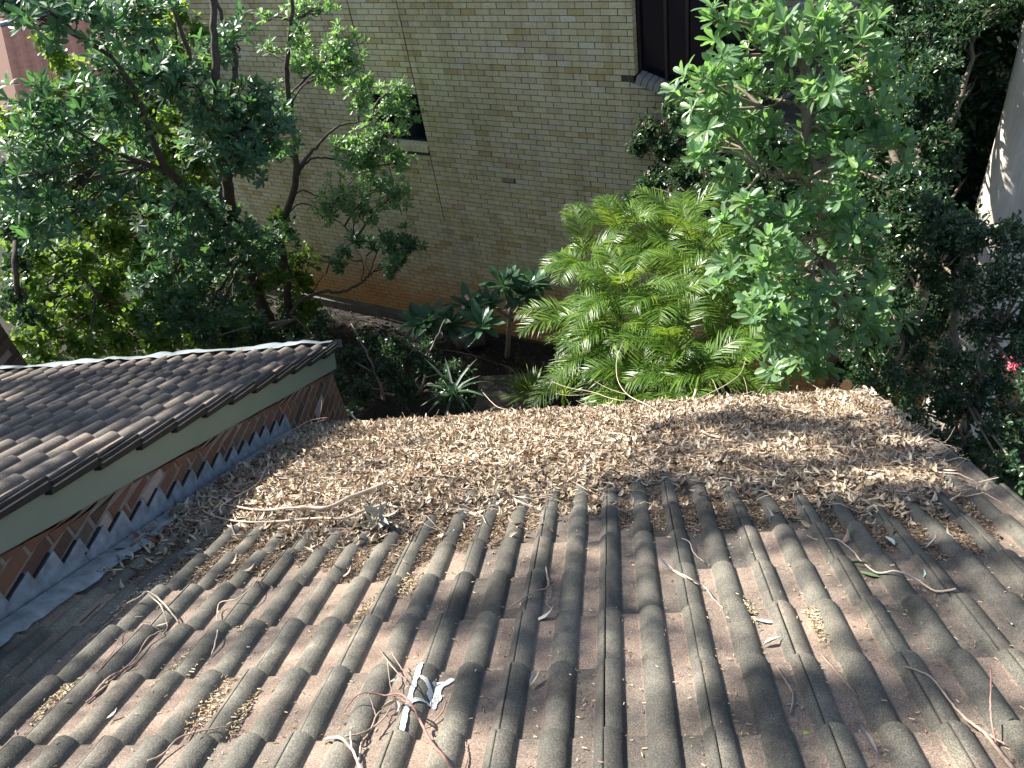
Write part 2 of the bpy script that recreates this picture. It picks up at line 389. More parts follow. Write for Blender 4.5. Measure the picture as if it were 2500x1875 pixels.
def make_tree(name, label, cat, base, stems, clusters, leafsize, tmpl, matl, bark, kindf='whorl', dens=1.0, twig_r=.004, group=None, n_leaf=(7, 11), jit=.25, tilt=(35, 80), spread=1.15):
    """stems: list of (points, r0, r1); clusters: (xD, yD, rD, dist)"""
    t = thing(name, label, cat, base, group)
    mb = MB(); allp = []
    for pts, r0, r1 in stems:
        q = spline(np.array(pts), 7); q = q+rng.normal(0, .008, q.shape)
        mb.tube(q, np.linspace(r0, r1, len(q)), 9); allp.append(q)
    AP = np.vstack(allp)
    lf = MB()
    for (x, y, rD, d) in clusters:
        d2 = d+rng.uniform(-jit, jit); v_ = atD(x, y, 1.0)-CAM; tw_ = ((WO-CAM)@WN)/(v_@WN)
        if 0 < tw_ < 16 and x > 560: d2 = min(d2, tw_-.8*px_r(rD, d2)-.1)
        c = atD(x, y, d2); r = px_r(rD, d2)
        # branch from the nearest (lower) stem point
        dd = np.linalg.norm(AP-c, axis=1)+np.where(AP[:, 2] > c[2]-.05, .8, 0); b0 = AP[np.argmin(dd)]
        mid = (b0+c)/2+np.array([0, 0, .06*np.linalg.norm(c-b0)])+rng.normal(0, .05, 3)
        bq = spline([b0, mid, c], 6); L_ = np.linalg.norm(c-b0)
        mb.tube(bq, np.linspace(min(.012+.008*L_, .03), twig_r*1.5, len(bq)), 6)
        if kindf == 'whorl':
            n = max(5, int(dens*15*(r/leafsize)**2*.9))
            C, dv = blob_pts(c, r*spread, n, .05)
            A = dv*.6+np.array([0, 0, .75])+rng.normal(0, .25, dv.shape)+(CAM-c)/np.linalg.norm(CAM-c)*.2
            A /= np.linalg.norm(A, axis=1)[:, None]
            whorls(lf, C, A, leafsize, tmpl, n_leaf, tilt)
            for i in range(n):
                if rng.random() < .75:
                    s_ = bq[rng.integers(len(bq)//2, len(bq))]; e = C[i]
                    mb.tube(spline([s_, (s_+e)/2+rng.normal(0, .02, 3)-np.array([0, 0, .02]), e], 3), [twig_r*1.3]*6+[twig_r*.7], 5, cap=False)
        else:
            n = int(dens*850*(r/.3)**2*(.05/leafsize)**2)
            nt_ = max(6, n//22)
            E, dv = blob_pts(c, r, nt_, .25)
            for i in range(nt_):
                if rng.random() < .8: mb.tube([c+(E[i]-c)*.15, (c+E[i])/2+rng.normal(0, .02, 3), E[i]], [twig_r, twig_r*.8, twig_r*.4], 5, cap=False)
            k = 22
            f = rng.random((nt_, k))**.7
            LP = c+(E[:, None]-c)*(1-.55*f[..., None])+rng.normal(0, leafsize*.55, (nt_, k, 3))
            LP = LP.reshape(-1, 3)
            dr = rdir(len(LP))+np.array([0, 0, .1]); nr = rng.normal(0, .45, (len(LP), 3))+np.array([0, 0, 1.0])
            lf.inst(tmpl[0][0], tmpl[0][1], frames(dr, nr, leafsize*rng.uniform(.6, 1.2, len(LP))), LP)
    mb.build('trunk', bark, t, True); lf.build('crown', matl, t)
    return t

# =================================================================== SETTING
g = MB(); n = 60
xs = np.linspace(-90, 90, n); ys = np.linspace(-60, 140, n); X, Y = np.meshgrid(xs, ys, indexing='ij')
V = np.stack([X, Y, np.zeros_like(X)], -1).reshape(-1, 3); ii = np.arange(n*n).reshape(n, n)
g.add(V, np.stack([ii[:-1, :-1], ii[1:, :-1], ii[1:, 1:], ii[:-1, 1:]], -1).reshape(-1, 4))
props(g.build('ground', M_ground), kind='structure')
# concrete path beside the house
pm = MB()
for i in range(4):
    a = np.array([-2.6+i*.95, 8.9+.0*i, 0.0]); pm.cbox(a[0]+.012, a[0]+.938, 8.7, 9.75, 0.004, .045)
a = onz(1240, 900); pm.box((a[0]-.5, 9.9, .004), (1.0, 0, 0), (0, 1.3, 0), (0, 0, .035))
props(pm.build('path', M_conc), kind='structure')
# fallen leaves on the garden soil
gl = MB(); N = 9000
Tp = np.stack([rng.uniform(-9, 3, N), rng.uniform(7.5, 14.5, N), rng.uniform(.005, .03, N)], -1)
for k in range(4):
    s_ = np.arange(N) % 4 == k; dv = rdir(s_.sum())*[1, 1, .2]; nr = rng.normal(0, .3, (s_.sum(), 3))+[0, 0, 1]
    gl.inst(*DEAD[k], frames(dv, nr, rng.uniform(.05, .1, s_.sum())), Tp[s_])
props(gl.build('ground_leaf_litter', M_soilbits), 'dead brown leaves lying on shaded soil below the cream brick wall', 'leaf litter', kind='stuff')

# =================================================================== TILED ROOFS
TH = .034; TT = .027
def prof(xr):
    xr = np.mod(np.asarray(xr, float)+.03, .3)-.03
    def b(x, a, c):
        t = np.clip((x-a)/(c-a), 0, 1); return np.sin(pi*t)**.62
    h1 = b(xr, -.032, .058); h2 = b(xr, .118, .208)
    return np.maximum(h1, h2)
def surf_n(x, s):
    fr = np.mod((np.asarray(s)-S0)/G, 1.0)
    return -TH+TH*prof(np.asarray(x)-XF)-TT+TT*fr
def RP(x, s, n, dz=0.0):
    x = np.asarray(x, float); s = np.asarray(s, float); n = np.asarray(n, float)
    x, s, n = np.broadcast_arrays(x, s, n)
    out = np.stack([x, s*cos(P)+n*sin(P), RH+dz-s*sin(P)+n*cos(P)], -1); return out
def tile_roof(cols, rows, dz=0.0, cut=None, jit=1.0):
    mb = MB()
    base = np.array([0, .01, .02, .032, .044, .052, .057, .060, .066, .088, .110, .116, .119, .124, .132, .145, .163, .181, .194, .202, .207, .210, .216, .238, .260, .266, .269, .274, .282, .291, .3])
    for c in cols:
        for k in rows:
            x0 = XF+c*.3; sb = S0+k*G
            xr = base.copy(); xr[0] += .0016; xr[-1] -= .0016
            if cut is not None and x0+.3 > cut: xr = xr[xr+x0 <= cut]; 
            if len(xr) < 3: continue
            sv = np.array([sb-G-.03, sb-G*.66, sb-G*.33, sb-.012, sb-.003, sb])
            dn = rng.normal(0, .0016)*jit; ds = rng.normal(0, .003)*jit; dx = rng.normal(0, .0007)*jit; tw = rng.normal(0, .004)*jit
            XX, SV = np.meshgrid(xr, sv, indexing='ij')
            pr = prof(XX)
            fr = (SV-(sb-G))/G
            NV = -TH+TH*pr-TT+TT*fr+dn+tw*(XX-.15)
            NV[:, -1] -= .004; NV[:, 0] -= .006
            # edge skirts
            def cat(A, f0, f1): return np.concatenate([f0[None], A, f1[None]], 0)
            XX = cat(XX, XX[0], XX[-1]); SVv = cat(SV, SV[0], SV[-1]); PR = cat(pr, pr[0], pr[-1]); NV = cat(NV, NV[0]-.016, NV[-1]-.016)
            XX = np.concatenate([XX, XX[:, -1:]], 1); SVv = np.concatenate([SVv, SVv[:, -1:]], 1); PR = np.concatenate([PR, PR[:, -1:]], 1)
            NV = np.concatenate([NV, NV[:, -1:]-.024], 1)
            V = RP(x0+XX+dx, SVv+ds, NV, dz).reshape(-1, 3)
            a_, b_ = XX.shape; ii = np.arange(a_*b_).reshape(a_, b_)
            F = np.stack([ii[:-1, :-1], ii[:-1, 1:], ii[1:, 1:], ii[1:, :-1]], -1).reshape(-1, 4)[:, ::-1]
            mb.add(V, F, 0, 1-np.clip(PR*3, 0, 1))
    return mb
XL = -2.60; XR = 1.70; SE = S0+10*G
house = thing('tiled_house', 'house whose near grey tiled roof carries the heap of dead leaves', 'house', (-.4, 2.0, 0))
mr = tile_roof(range(-9, 7), range(-7, 11), 0.0, XR)
# trim columns that would run under the brick wall
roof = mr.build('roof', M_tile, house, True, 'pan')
ul = MB(); ul.add([RP(XL-.1, -1.2, -.075), RP(XR-.03, -1.2, -.075), RP(XR-.03, SE-.02, -.075), RP(XL-.1, SE-.02, -.075)], [[0, 1, 2, 3]]); 
ul.box(RP(XL-.1, -1.2, -.12), RP(XR-.03, 0, 0)-RP(XL-.1, 0, 0), RP(0, SE, 0)-RP(0, -1.2, 0), NN*.03)
ul.build('underlay', M_dark, house)
# verge mortar at the right edge, broken in pieces
vm = MB()
for k in range(-7, 11):
    sb = S0+k*G
    for j in range(5):
        s0_ = sb-G+j*G/5; e = rng.uniform(.0, .02)
        vm.box(RP(XR-.035, s0_, -.115), (.03+e, 0, 0), RP(0, s0_+G/5-.001, 0)-RP(0, s0_, 0), NN*(.058+TT*(j+.5)/5+rng.uniform(-.003, .001)))
vm.build('verge_mortar', M_pale_mortar, house)
hw = MB(); ye = SE*cos(P)
hw.cbox(XL+.02, XR-.12, 4.05, 4.3, 0, RH-4.3*math.tan(P)-.15); 
zt = lambda y: RH-y*math.tan(P)-.16
V = []; 
for x in (XR-.14, XR-.36):
    V += [(x, -1.0, 0), (x, 4.3, 0), (x, 4.3, zt(4.3)), (x, -1.0, zt(-1.0))]
hw.add(V, [[0, 1, 2, 3], [7, 6, 5, 4], [0, 4, 5, 1], [1, 5, 6, 2], [2, 6, 7, 3], [3, 7, 4, 0]])
hw.build('wall', M_rbrick, house)
gt = MB(); gz = RP(0, SE, -.08)
for (p0, ex, ez) in (((XL+.1, gz[1]-.01, gz[2]-.13), (XR-XL-.15, 0, 0), (0, .13, 0)),):
    gt.box(p0, ex, (0, .13, 0), (0, 0, .006)); gt.box((p0[0], p0[1]+.13, p0[2]), ex, (0, .005, 0), (0, 0, .1)); gt.box((p0[0], p0[1]-.006, p0[2]), ex, (0, .005, 0), (0, 0, .08))
gt.build('gutter', M_gutter, house)
# white painted mark on the tiles
def paint(strokes, name='paint_mark'):
    mb = MB()
    for pts, wd in strokes:
        P2 = np.array([roofxs(800+x/3.1725, 1575+y/3.1725, .0) for x, y in pts]); q = spline(np.c_[P2, np.zeros(len(P2))], 10)[:, :2]
        T = np.gradient(q, axis=0); T /= np.linalg.norm(T, axis=1)[:, None]; Nn = np.c_[-T[:, 1], T[:, 0]]
        n_ = len(q); W = wd*(1+.35*np.convolve(rng.normal(size=n_+4), np.ones(5)/5, 'valid'))
        W[0] *= .6; W[-1] *= .6
        K = 5; VV = []
        for i in range(n_):
            for j in range(K):
                s_ = (j/(K-1)-.5); xx = q[i]+Nn[i]*W[i]*s_+rng.normal(0, .0006, 2); VV.append(xx)
        VV = np.array(VV); nv = surf_n(VV[:, 0], VV[:, 1])+.0055
        V = RP(VV[:, 0], VV[:, 1], nv); ii = np.arange(n_*K).reshape(n_, K)
        mb.add(V, np.stack([ii[:-1, :-1], ii[1:, :-1], ii[1:, 1:], ii[:-1, 1:]], -1).reshape(-1, 4))
    return mb
pmk = paint([([(725, 140), (690, 230), (650, 330), (612, 440), (590, 520), (555, 650)], .017), ([(700, 150), (670, 260), (640, 350), (640, 400), (600, 470)], .014),
             ([(710, 235), (760, 255), (790, 295), (780, 325), (800, 360), (760, 375), (680, 395), (630, 430)], .013),
             ([(800, 370), (825, 340), (840, 290), (850, 255), (900, 225), (965, 190)], .020), ([(810, 250), (835, 225), (890, 215)], .010), ([(800, 380), (830, 380)], .02), ([(845, 300), (830, 350)], .022),
             ])
props(paint([([(715, 930), (745, 915), (765, 905)], .008)]).build('paint_splash', M_paint, roof), 'small white paint splash near the bottom edge')
props(pmk.build('paint_mark', M_paint, roof, base=None), 'white hand painted mark across two tile rolls')

# ------------------------------------------------------------------ left brick wing
DZ = .60; XW = XL; SEL = 6.54
wing = thing('brick_wing', 'brick house wing with green barge board and brown grey tiled roof at left', 'house', (-5.5, 3, 0))
kl = int(round((SEL-S0)/G)); 
lr = tile_roof(range(-30, -8), range(-6, kl+1), DZ, None, 1.3)
for i in range(len(lr.V)): lr.V[i] = lr.V[i]
# shift so that the last column ends at the barge
lastx = XF-8*.3; dxl = (XW+.045)-lastx
for i in range(len(lr.V)): lr.V[i] = lr.V[i]+np.array([dxl, 0, 0])
SEL = S0+kl*G
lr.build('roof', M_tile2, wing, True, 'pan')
u2 = MB(); u2.box(RP(-9.3, -.9, -.12, DZ), (-9.3*-1+XW-.005, 0, 0), RP(0, SEL-.02, 0)-RP(0, -.9, 0), NN*.03); u2.build('underlay', M_dark, wing)
# black stepped verge pieces
vt = MB()
for k in range(-6, kl+1):
    sb = S0+k*G
    a = RP(XW+.012, sb-G-.0, -.085-TT, DZ); b = RP(XW+.012, sb, -.085, DZ)
    vt.box(a, (.05, 0, 0), b-a-SS*.004, NN*.062)
    a2 = RP(XW+.046, sb-G+.01, -.040-TT, DZ); b2 = RP(XW+.046, sb-.02, -.034, DZ); vt.box(a2, (.022, 0, 0), b2-a2, NN*.016, 0)
    vt.box(a2+np.array([.0, 0, 0])-NN*.012, (.026, 0, 0), b2-a2, NN*.005, 1)
vt.build('verge_trim', [M_black, M_pale_mortar], wing)
bb = MB(); a = RP(XW+.004, -.9, -.255, DZ); b = RP(XW+.004, SEL-.03, -.255, DZ); bb.box(a, (.022, 0, 0), b-a, NN*.168)
bb.build('barge_board', M_barge, wing)
jt = MB(); 
# brick gable: individual bricks on a mortar backing
def zr(y): return RH-y*math.tan(P)          # main roof crest plane height
BR = MB(); YE = 5.63
nrow = 0
z = 1.0
c = 0
ztop = lambda y: zr(y)+DZ-.27/cos(P)
while z < 9.5:
    off = (c % 2)*.12
    y = YE-.24+off if off == 0 else YE-.24+.12
    yy = YE
    first = True
    while yy > -1.0:
        L_ = .11 if (first and c % 2) else .23
        y0 = yy-L_; y1 = yy; first = False; yy = y0-.013
        z1 = z+.073
        lo = zr(y0)-.10 if y1 < 4.9 else -1
        hi0, hi1 = ztop(y0), ztop(y1)
        if z1 < min(zr(y1)-.10, 99) and y1 < 4.85: continue
        if z > hi0: continue
        j = rng.normal(0, .0025, 8); pr = rng.uniform(.001, .0055)
        zz = [z+j[0], z+j[1], z1+j[2], z1+j[3]]; ya, yb = y0+j[4], y1+j[5]
        def zc(yv, zv): return min(zv, ztop(yv))
        if ztop(ya) < z+.004 and ztop(yb) < z+.004: continue
        xo = XW+pr; xb = XW-.02; bv = .007
        pts = [(ya, zc(ya, zz[0])), (yb, zc(yb, zz[1])), (yb, zc(yb, zz[3])), (ya, zc(ya, zz[2]))]
        cy = (ya+yb)/2; cz = (z+z1)/2
        back = [(xb, p_[0], p_[1]) for p_ in pts]
        mid = [(xo-.006, p_[0], p_[1]) for p_ in pts]
        fr = [(xo, p_[0]+np.sign(cy-p_[0])*bv, p_[1]+(bv if i < 2 else -bv)*(1 if abs(pts[3][1]-pts[0][1]) > .03 else .2)) for i, p_ in enumerate(pts)]
        V = back+mid+fr; F = []
        for o_ in (0, 4):
            for i in range(4): F.append([o_+i, o_+(i+1) % 4, o_+4+(i+1) % 4, o_+4+i])
        F.append([8, 9, 10, 11]); BR.add(V, F)
    z += .086; c += 1
# mortar face
V = []; F = []; ys_ = np.linspace(-1.0, YE-.004, 40)
for y in ys_: V += [(XW-.001, y, .0), (XW-.001, y, ztop(y)+.03)]
for i in range(39): F.append([2*i, 2*i+2, 2*i+3, 2*i+1])
BR.add(V, F, 1)
BR.cbox(-9.2, XW-.002, 5.4, YE-.004, 0, zr(5.4)+DZ-.3, 1)
BR.build('wall', [M_rbrick, M_rmortar], wing)
# end wall bricks facing the garden are in the same mortar mesh; stepped flashing pieces
fy = -.6; zs = None
yk = 5.05
step_h = .086; step_l = step_h/math.tan(P)
k = 0
y = 4.55
while y > 0.6:
    y0 = y-step_l; top = math.ceil((zr(y)+.045-1.0)/.086)*.086+1.0
    y_hi = y; 
    fm = MB(); lap = .03; xo = XW+.016+.002*(k % 2)
    top = zr(y0)+.078+.012*rng.normal()
    nb = 6; V = []; 
    for i in range(nb+1):
        yy = y0-lap+(y_hi-y0+lap)*i/nb; V += [(xo+rng.normal(0, .0012), yy, zr(yy)-.05), (xo+rng.normal(0, .002), yy, top+.02*0)]
    F = [[2*i, 2*i+2, 2*i+3, 2*i+1] for i in range(nb)]
    V2 = [(v[0]-.012, v[1], v[2]) for v in V]; nV = len(V)
    F2 = [[nV+f_[3], nV+f_[2], nV+f_[1], nV+f_[0]] for f_ in F]
    rim = [[1+2*i, 3+2*i, nV+3+2*i, nV+1+2*i] for i in range(nb)]+[[2*nb, nV+2*nb, nV+2*nb+1, 2*nb+1], [0, 1, nV+1, nV]]
    fm.add(V+V2, F+F2+rim); 
    # dark raked joint and folded edge above the piece
    fm.box((xo-.014, y0-lap, top), (.011, 0, 0), (0, y_hi-y0+.01, 0), (0, 0, .011), 1)
    fm.build('flashing', [M_lead, M_black], wing)
    y = y0; k += 1
af = MB(); n_ = 90; V = []
for i in range(n_):
    s_ = .5+i*(4.6/n_); wv = .012*np.convolve(rng.normal(size=5), np.ones(5)/5, 'valid')[0]
    V += [RP(XW+.036, s_, .016), RP(XW+.075, s_, .009+rng.normal(0, .001)), RP(XW+.11, s_, .005+rng.normal(0, .001)), RP(XW+.14+wv, s_, float(surf_n(XW+.14+wv, s_))*.5+.004)]
F = []
for i in range(n_-1):
    for j in range(3): a = i*4+j; F.append([a, a+1, a+5, a+4])
af.add(V, F); af.build('apron_flashing', M_lead2, house, True)
# gutter and leaf guard at the wing eave
gg = MB(); n_ = 120
V = []; F = []
for i in range(n_+1):
    x = -9.2+(XW+.03+9.2)*i/n_; wv = rng.normal(0, .004); b_ = SEL
    for j, (ds, dn) in enumerate(((-.10, -.004), (-.03, .012), (.04, .006), (.12, -.004), (.19, -.02), (.2, -.10))):
        sag = .010*math.sin(x*6.3+j)+.006*math.sin(x*17)
        V.append(RP(x, b_+ds, dn+wv+sag, DZ))
for i in range(n_):
    for j in range(5): a = i*6+j; F.append([a, a+6, a+7, a+1])
gg.add(V, F); gg.build('gutter', M_gutter, wing, True)
# far brick bay behind the wing (left edge of the view)
v_ = ray(30, 835); yc = v_[1]*(-7.2/v_[0])
bay = thing('brick_bay', 'weathered brick wall corner beyond the wing roof at far left', 'wall', (-8.2, yc-1, 0))
bm = MB(); z = 0; c = 0
while z < 4.6:
    yy = yc; first = True
    while yy > yc-2.2:
        L_ = .11 if (first and c % 2) else .23; first = False
        bm.box((-7.21, yy-L_, z), (.015, 0, 0), (0, L_, 0), (0, 0, .076)); yy -= L_+.01
    z += .086; c += 1
bm.cbox(-10, -7.2, yc-2.3, yc-.003, 0, 4.6, 1); bm.build('wall', [M_rbrick, M_rmortar], bay)

# =================================================================== CREAM BRICK BUILDING
bld = thing('brick_building', 'tall cream brick building with small dark window facing the tiled roof', 'building', wp(0, 0))
ZTOP = 7.7; ZB = CAMZ-3.09209395            # a bed joint lies at ZB
wall = MB()
holes = [(-.92, 0.0, ZB-1.376-.98, ZB-1.376)]      # window + sill
def coping_z(u): return CAMZ-4.02-(u-3.68)*.36
c0 = int((ZB)/.086); zst = ZB-c0*.086
row = 0; z = zst
vents = [(1.415, CAMZ-5.787), (-3.16, CAMZ-8.0), (.885, CAMZ-8.64)]
while z < ZTOP:
    par = (row % 2)
    u = -5.36-(.12 if par else 0)
    uend = 3.68 if z > CAMZ-4.05 else 9.5
    brk = []
    # start left; joints restart at the two control joints
    segs = [(-5.36, -.929), (-.911, -.008), (.008, uend)] if z > CAMZ-6.77 else [(-5.36, uend)]
    if z < 1.6: segs[0] = (-9.5, segs[0][1])
    for (a, b) in segs:
        u = a-(.12 if par else 0)
        while u < b:
            u0 = max(u, a); u1 = min(u+.23, b); u += .24
            if u1-u0 < .02: continue
            z1 = z+.076
            for h in holes:
                if z1 > h[2]+.01 and z < h[3]-.01 and u1 > h[0] and u0 < h[1]:
                    if u0 < h[0]: u1 = h[0]
                    elif u1 > h[1]: u0 = h[1]
                    else: u1 = u0
            if u1-u0 < .02: continue
            if any(abs((u0+u1)/2-v_[0]) < .14 and abs(z+.038-v_[1]) < .05 for v_ in vents):
                continue
            za = z1; zb = z1
            if u1 > 3.69:
                za = min(z1, coping_z(max(u0, 3.68))-.12); zb = min(z1, coping_z(u1)-.12)
                if za < z+.004: continue
                zb = max(zb, z+.003)
            j = rng.normal(0, .0016, 4); d_ = rng.uniform(.0, .005)
            q = [(u0+j[0], z), (u1+j[1], z), (u1+j[1], zb), (u0+j[0], za)]
            V = [wp(a_, b_, -.03) for a_, b_ in q]+[wp(a_, b_, d_-.002) for a_, b_ in q]+[wp(a_+(.003 if i in (0, 3) else -.003), b_+(.003 if i < 2 else -.003), d_) for i, (a_, b_) in enumerate(q)]
            F = []
            for o_ in (0, 4):
                for i in range(4): F.append([o_+i, o_+(i+1) % 4, o_+4+(i+1) % 4, o_+4+i])
            F.append([8, 9, 10, 11]); wall.add(V, F)
    z += .086; row += 1
# mortar planes (with the window left open) and the building mass behind
def wbox(mb, u0, u1, z0, z1, n0, n1, m=0): mb.box(wp(u0, z0, n0), WU*(u1-u0), WN*(n1-n0), np.array([0, 0, z1-z0]), m)
h = holes[0]; MN = -.009
def joint(mb, u, z0, z1): wbox(mb, u-.010, u+.010, z0, z1, MN, MN+.002, 2)
wbox(wall, -5.36, h[0], 0, ZTOP, -.25, MN, 1); wbox(wall, h[1], 3.66, 0, ZTOP, -.25, MN, 1)
wbox(wall, h[0], h[1], 0, h[2], -.25, MN, 1); wbox(wall, h[0], h[1], h[3], ZTOP, -.25, MN, 1)
wbox(wall, -9.5, -5.36, 0, 1.65, -.25, MN, 1)
V = [wp(3.66, 0, MN), wp(9.5, 0, MN), wp(9.5, coping_z(9.5)-.12, MN), wp(3.66, coping_z(3.66)-.12, MN)]; V += [v-WN*.22 for v in V]
wall.add(V, [[0, 1, 2, 3], [7, 6, 5, 4], [3, 2, 6, 7], [1, 5, 6, 2]], 1)
joint(wall, 0.0, CAMZ-6.77, h[2]); joint(wall, 0.0, h[3], ZTOP); joint(wall, -.92, CAMZ-6.77, h[2]); joint(wall, -.92, h[3], ZTOP)
# return face at the opening (headers)
z = zst; row = 0
while z < ZTOP:
    if z > CAMZ-4.1:
        V0 = wp(3.683, z, .004); wall.box(V0, WU*-.02, WN*-.125, np.array([0, 0, .076]))
    z += .086
wall.build('wall', [M_ybrick, M_ymortar, M_dark], bld)
mass = MB(); wbox(mass, -5.3, 3.6, 0, ZTOP-.05, -9, -.25); wbox(mass, 3.6, 9.5, 0, ZTOP-.05, -9, -1.5)
mass.build('rear_mass', M_ymortar, bld)
# recessed brick wall beyond the opening
rw = MB(); z = 3.0; row = 0
while z < ZTOP:
    u = 4.9-(.12 if row % 2 else 0)
    while u < 9.4: rw.box(wp(u, z, -1.47), WU*.23, WN*-.02, np.array([0, 0, .076])); u += .24
    z += .086; row += 1
wbox(rw, 4.8, 9.5, 0, ZTOP, -1.6, -1.478, 1); rw.build('rear_wall', [M_ybrick, M_ymortar], bld)
# glazing in the opening
gz_ = MB(); wbox(gz_, 3.66, 4.82, CAMZ-5.1, ZTOP, -.20, -.19); 
bw = gz_.build('balcony_window', M_glass, bld); props(bw, 'tall dark glazed opening beside the wall corner')
fm = MB()
for u in (3.70, 4.07, 4.36, 4.80): wbox(fm, u-.018, u+.018, CAMZ-5.1, ZTOP, -.188, -.15)
fm.build('mullion', M_frame_br, bw)
sg = MB(); sg.box(wp(4.84, CAMZ-4.35, -.19), WN*-1.25, WU*.01, np.array([0, 0, 4.0])); sg.build('pane', M_glass, bw)
fl = MB(); wbox(fl, 3.7, 9.5, CAMZ-4.75, CAMZ-4.70, -1.45, -.24); fl.build('balcony_floor', M_conc, bld)
ra = MB(); ra.tube([wp(5.3, CAMZ-3.4, -.1), wp(6.6, CAMZ-3.0, -1.2)], .03, 6); ra.tube([wp(5.6, CAMZ-4.3, -.1), wp(6.9, CAMZ-3.9, -1.2)], .03, 6); ra.build('handrail', M_gutter, bld)
# raking brick on edge coping
u = 3.685; rk = math.atan(.36)
while u < 9.4:
    du = .076*cos(rk); cp = MB()
    a = wp(u, coping_z(u)-.12, -.235); ex = (WU*cos(rk)+np.array([0, 0, -sin(rk)]))*.076; ez = (WU*sin(rk)+np.array([0, 0, cos(rk)]))
    cp.box(a, ex, WN*.262, ez*.115)
    cp.build('coping_brick', M_coping, bld); u += .088*cos(rk)
cm = MB(); a = wp(3.685, coping_z(3.685)-.12, -.225); L_ = 5.7/cos(rk); cm.box(a, (WU*cos(rk)+np.array([0, 0, -sin(rk)]))*L_, WN*.245, (WU*sin(rk)+np.array([0, 0, cos(rk)]))*.105); cm.build('coping_mortar', M_ymortar, bld)
# small window with frame and brick sill
wf = MB(); z0 = h[2]+.12; z1 = h[3]
for (a, b, c_, d_) in ((-.92, -.885, z0, z1), (-.035, 0, z0, z1), (-.885, -.035, z1-.035, z1), (-.885, -.035, z0, z0+.04), (-.48, -.45, z0+.04, z1-.035)): wbox(wf, a, b, c_, d_, -.16, -.11)
win = wf.build('window', M_frame, bld); props(win, 'small dark window partly behind the leaning branch')
gp = MB(); wbox(gp, -.885, -.035, z0+.04, z1-.035, -.145, -.138); gp.build('pane', M_glass, win)
gr = MB(); wbox(gr, -.915, -.005, h[2]-.0, h[3], -.245, -.235); gr.build('window_lining', M_dark, bld)
for i in range(11):
    sl = MB(); u = -.915+i*.0835; p0 = wp(u, h[2]+.01, .028); sl.box(p0, WU*.073, -WN*.14+np.array([0, 0, .03]), np.array([0, 0, .10])); sl.build('sill_brick', M_ybrick, win)
for (u, z_) in vents:
    v1 = MB(); wbox(v1, u-.115, u+.115, z_-.038, z_+.038, -.02, -.004, 1)
    for i in range(3): wbox(v1, u-.115, u+.115, z_-.038+i*.029, z_-.038+i*.029+.016, -.02, .004, 0)
    wbox(v1, u-.115, u-.1, z_-.038, z_+.038, -.02, .0045, 0); wbox(v1, u+.1, u+.115, z_-.038, z_+.038, -.02, .0045, 0)
    v1.build('air_vent', [M_vent, M_vent_dk], bld)
ft = MB(); wbox(ft, -9.4, -.4, 0, .18, MN, .16); ft.build('footing', M_conc, bld)

# =================================================================== FAR HOUSES at upper left
def far_house(name, label, corners, zr_, matr, matw, hgt, ridge):
    t = thing(name, label, 'house', corners[0])
    A, B, C_, E_ = [np.array(q, float) for q in corners]     # eave front-left, front-right, back-right, back-left
    up = np.array([0, 0, 1.0]); r1 = (A+E_)/2+up*ridge; r2 = (B+C_)/2+up*ridge
    wl = MB(); s_ = .94
    cen = (A+B+C_+E_)/4
    Q = [cen+(q-cen)*s_-up*.1 for q in (A, B, C_, E_)]
    for i in range(4):
        a, b = Q[i], Q[(i+1) % 4]; wl.add([a*[1, 1, 0], b*[1, 1, 0], b, a], [[0, 1, 2, 3]])
    wl.add([Q[0], Q[3], (Q[0]+Q[3])/2+up*ridge*.94, (Q[0]+Q[3])/2+up*ridge*.94], [[0, 1, 2, 3]]); wl.add([Q[1], Q[2], (Q[1]+Q[2])/2+up*ridge*.94, (Q[1]+Q[2])/2+up*ridge*.94], [[0, 1, 2, 3]])
    wl.build('wall', matw, t)
    rf = MB()
    for (p, q, r_, s2) in ((A, B, r2, r1), (C_, E_, r1, r2)):
        nrm = np.cross(q-p, s2-p); nrm /= np.linalg.norm(nrm); N_ = int(np.linalg.norm(q-p)/.075); 
        V = []; 
        for i in range(N_+1):
            f = i/N_; o = nrm*(.018 if i % 4 in (1, 2) else 0)
            for g_ in np.linspace(0, 1, 13): V.append(p+(q-p)*f+((s2+(r_-s2)*f)-(p+(q-p)*f))*g_+o+nrm*.012*((g_*12) % 2))
        ii = np.arange((N_+1)*13).reshape(N_+1, 13)
        rf.add(V, np.stack([ii[:-1, :-1], ii[1:, :-1], ii[1:, 1:], ii[:-1, 1:]], -1).reshape(-1, 4))
    ro = rf.build('roof', matr, t)
    rc = MB(); rc.tube([r1+up*.03, r2+up*.03], .1, 8); rc.build('ridge_cap', M_gutter, ro)
    fa = MB()
    for (a, b) in ((A, B), (C_, E_)): fa = MB(); fa.box(a-up*.14, b-a, np.array([0, .04, 0]), up*.12); fa.build('gutter', M_gutter, t)
    return t
M_maroon = plain('maroon_tiles', (.045, .022, .02), .95, .3, 6, .5, 60, .05)
M_terra = brickmat('terracotta_brick', [(0, (.09, .045, .03)), (1, (.12, .06, .04))])
a1, a2, a3, a4 = onz(60, 320, 2.9), onz(300, 250, 2.9), onz(230, -40, 2.9), onz(20, 10, 2.9)
far_house('maroon_roofed_house', 'house with maroon ribbed roof glimpsed through leaves at upper left', [a1, a2, a3, a4], 2.9, M_maroon, M_terra, 2.9, .8)
b1, b2, b3, b4 = onz(330, 240, 3.0), onz(436, 190, 3.0), onz(404, 110, 3.0), onz(300, 150, 3.0)
far_house('brown_shed', 'small brown walled shed with pale capping beside the cream wall end', [b1, b2, b3, b4], 3., M_white_cap, M_rbrick, 3., .15)
yd = MB(); q = [onz(-500, 330), onz(-60, 330), onz(75, 215), onz(60, -100)]
